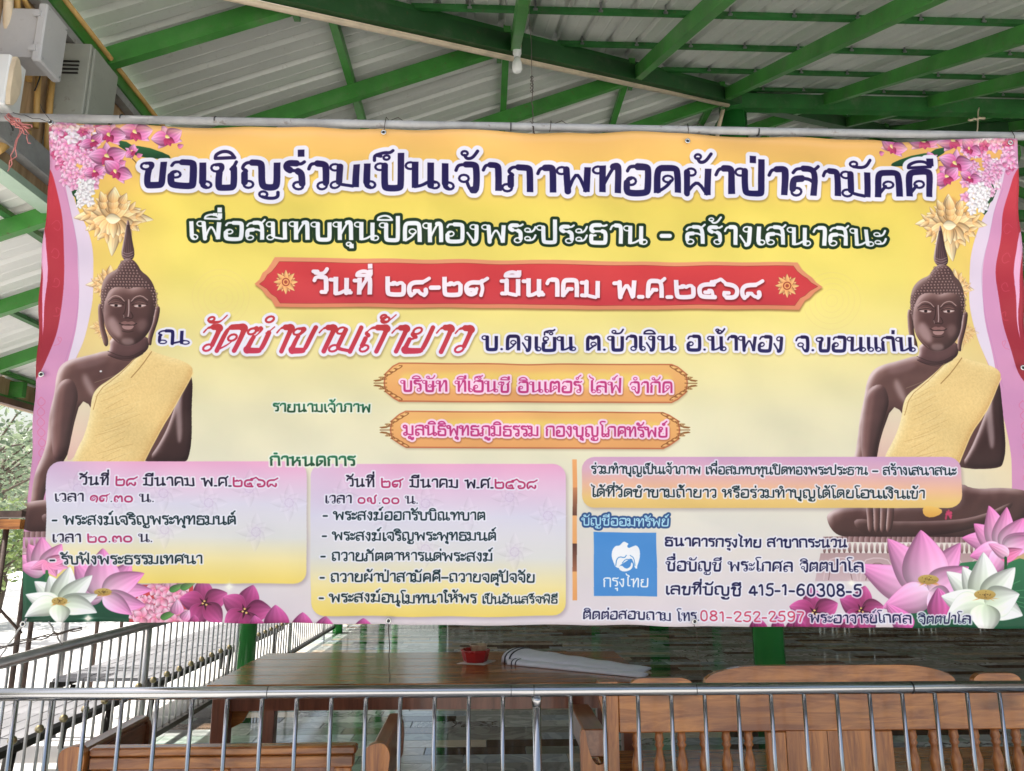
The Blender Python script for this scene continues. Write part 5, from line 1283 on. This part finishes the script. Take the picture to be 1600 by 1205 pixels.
wire('tie_wire', wob(bp_(66, 110, -2.0), bp_(54, 142, -2.05), 5, .004, 81), .003, 'black', 'black cable curling out below the grey junction box', 'cable')

# ---------------------------------------------------------------- outdoors on the left
def platform(y0, y1, label):
    t = thing('slatted_platform', label, 'platform', (-3.1, (y0+y1)/2, -.14), 'slatted platforms outside the railing')
    n = 0; x = -3.50
    while x < -2.74:
        for a in np.arange(y0, y1-.05, .62):
            part('slat', MB().box(x, a, .40+R.uniform(0, .006), x+.118, min(a+.612, y1), .425+R.uniform(0, .004)), 'slat', t)
        x += .125
    part('edge_beam', MB().box(-2.745, y0, .33, -2.70, y1, .415), 'dark_frame', t)
    part('edge_beam', MB().box(-3.52, y0, .33, -3.49, y1, .399), 'dark_frame', t)
    for y in (y0+.15, y1-.2, (y0+y1)/2):
        for x in (-3.45, -2.78): part('leg', MB().tube([(x, y, -.138), (x+.02, y+.05, .345)], .022, 10), 'dark_frame', t)
    return t
platform(3.4, 6.1, 'grey slatted platform outside the railing, nearer of two')
platform(6.5, 10.6, 'grey slatted platform outside the railing, farther of two')
st = thing('market_frame', 'rusty pole frame with a thick wooden plank top at left edge', 'frame', (-4.2, 6.4, -.14))
part('plank', MB().box(-6.8, 6.30, 1.72, -3.80, 6.75, 1.77), 'rust', st); part('plank', MB().box(-6.8, 6.28, 1.62, -3.79, 6.36, 1.70), 'teak_x', st)
for x, y in ((-3.93, 6.34), (-5.4, 6.34), (-3.95, 6.72), (-6.7, 6.34)): part('post', MB().tube([(x, y, -.138), (x, y, 1.62)], .022, 10), 'rust', st)
for z in (1.30, .62): part('cross_rail', MB().tube([(-6.7, 6.34, z), (-3.93, 6.34, z)], .013, 8), 'rust', st)
part('brace', MB().tube([(-4.35, 6.34, 1.42), (-3.70, 6.34, .80)], .011, 8), 'rust', st)
for k, (x, y0_, y) in enumerate(((102, 975, 7.0), (152, 975, 8.4), (190, 975, 9.2), (50, 965, 6.9))):
    p = PY(x, y0_, y)
    o = part('pole', MB().tube([(p[0], y, -.138), (p[0], y, 2.2)], .030 if k == 0 else .02, 10), 'rust' if k else 'steel_dull', None)
    tag(o, ('thick pinkish grey pole standing beyond the slatted platform', 'slim rusty pole beyond the railing, second from the left', 'slim rusty pole beyond railing with crossbar, nearest the banner middle', 'thin rusty pole seen through the railing at far left')[k], 'pole', 'poles standing outside the railing')
cb = thing('motorcycle_rack', 'small dark steel rack standing on the white concrete beyond the railing', 'rack', (-3.6, 7.6, -.14))
for a, b in (((-3.75, 7.5, -.13), (-3.75, 7.5, .25)), ((-3.55, 7.7, -.13), (-3.55, 7.7, .25)), ((-3.75, 7.5, .25), (-3.55, 7.7, .25)), ((-3.75, 7.5, .05), (-3.55, 7.7, .05))): part('bar', MB().tube([a, b], .015, 8), 'dark_frame', cb)

def tree(x, y, h, cr, seed, label, m='leaf', n=2600, leaf=.078, base=.35):
    q = random.Random(seed); t = thing('tree', label, 'tree', (x, y, -.14), 'trees beyond the open ground on the left')
    tr = MB(); top = Vector((x+q.uniform(-.5, .5), y, h*.8))
    tr.tube([(x, y, -.14), (x+.1, y, h*.3), tuple(Vector((x, y, 0)).lerp(top, .7)), tuple(top)], [h*.030, h*.024, h*.014, h*.006], 10)
    tips = []
    for k in range(13):
        a = q.uniform(0, 2*pi); z = h*q.uniform(base, .75); s_ = Vector((x, y, z)); e = s_+Vector((cos(a)*cr*q.uniform(.5, .9), sin(a)*cr*q.uniform(.5, .9), q.uniform(.1, .3)*h))
        tr.tube([tuple(s_), tuple(s_.lerp(e, .5)+Vector((0, 0, .1))), tuple(e)], [h*.010, h*.006, h*.003], 6); tips += [e, s_.lerp(e, .6)]
    part('trunk', tr, 'bark', t)
    tips.append(top); v = []; f = []
    for i in range(n):
        c = q.choice(tips); r_ = cr*.34*q.random()**.5; a, b = q.uniform(0, 2*pi), q.uniform(-1, 1); s_ = sqrt(1-b*b)
        p = c+Vector((cos(a)*s_, sin(a)*s_, b*.8))*r_
        d1 = Vector((q.gauss(0, 1), q.gauss(0, 1), q.gauss(0, .6))).normalized(); d2 = d1.cross(Vector((q.gauss(0, 1), q.gauss(0, 1), q.gauss(0, 1)))).normalized(); l = leaf*q.uniform(.6, 1.3)
        k = len(v); v += [tuple(p-d1*l), tuple(p+d2*l*.45), tuple(p+d1*l), tuple(p-d2*l*.45)]; f.append((k, k+1, k+2, k+3))
    part('crown', MB().add(v, f), m, t)
for (x, y, h, cr, s, lb_, m, n, bs) in ((-8.6, 13, 3.9, 1.5, 1, 'dark leafy tree nearest the left edge of the pavilion', 'leaf', 1000, .3), (-11.2, 17, 4.5, 2.0, 2, 'tall thin stemmed tree behind the plank frame', 'leaf', 1000, .4), (-14.5, 23, 4.9, 2.6, 3, 'broad dark tree farthest behind the plank frame', 'leaf', 1500, .25),
      (-9.6, 15.5, 2.4, 1.3, 4, 'low light green bush beside the lower banner edge', 'leaf2', 1800, .15), (-17.5, 25, 4.6, 2.6, 5, 'dark tree further left beyond the open ground', 'leaf', 2600, .25), (-9.2, 20, 4.9, 2.2, 6, 'leafy tree close behind the banner left edge', 'leaf', 1000, .3), (-15.5, 19, 2.6, 1.8, 7, 'low dark shrub under the plank frame', 'leaf', 1800, .1), (-11.8, 20.5, 2.5, 1.8, 8, 'light green shrub in the middle of the tree row', 'leaf2', 1800, .1)):
    tree(x, y, h, cr, s, lb_, m, n, base=bs)
hd = MB(); q = random.Random(9); v = []; f = []
for i in range(9000):
    p = Vector((q.uniform(-40, 10), 42+q.gauss(0, 1.2), q.random()**1.3*(1.8+sin(q.random()*50)*.6)-.1)); d1 = Vector((q.gauss(0, 1), q.gauss(0, 1), q.gauss(0, 1))).normalized(); d2 = d1.orthogonal().normalized(); l = .3
    k = len(v); v += [tuple(p-d1*l), tuple(p+d2*l*.5), tuple(p+d1*l), tuple(p-d2*l*.5)]; f.append((k, k+1, k+2, k+3))
setting(part('far_hedge', hd.add(v, f), 'leaf', None), 'stuff')
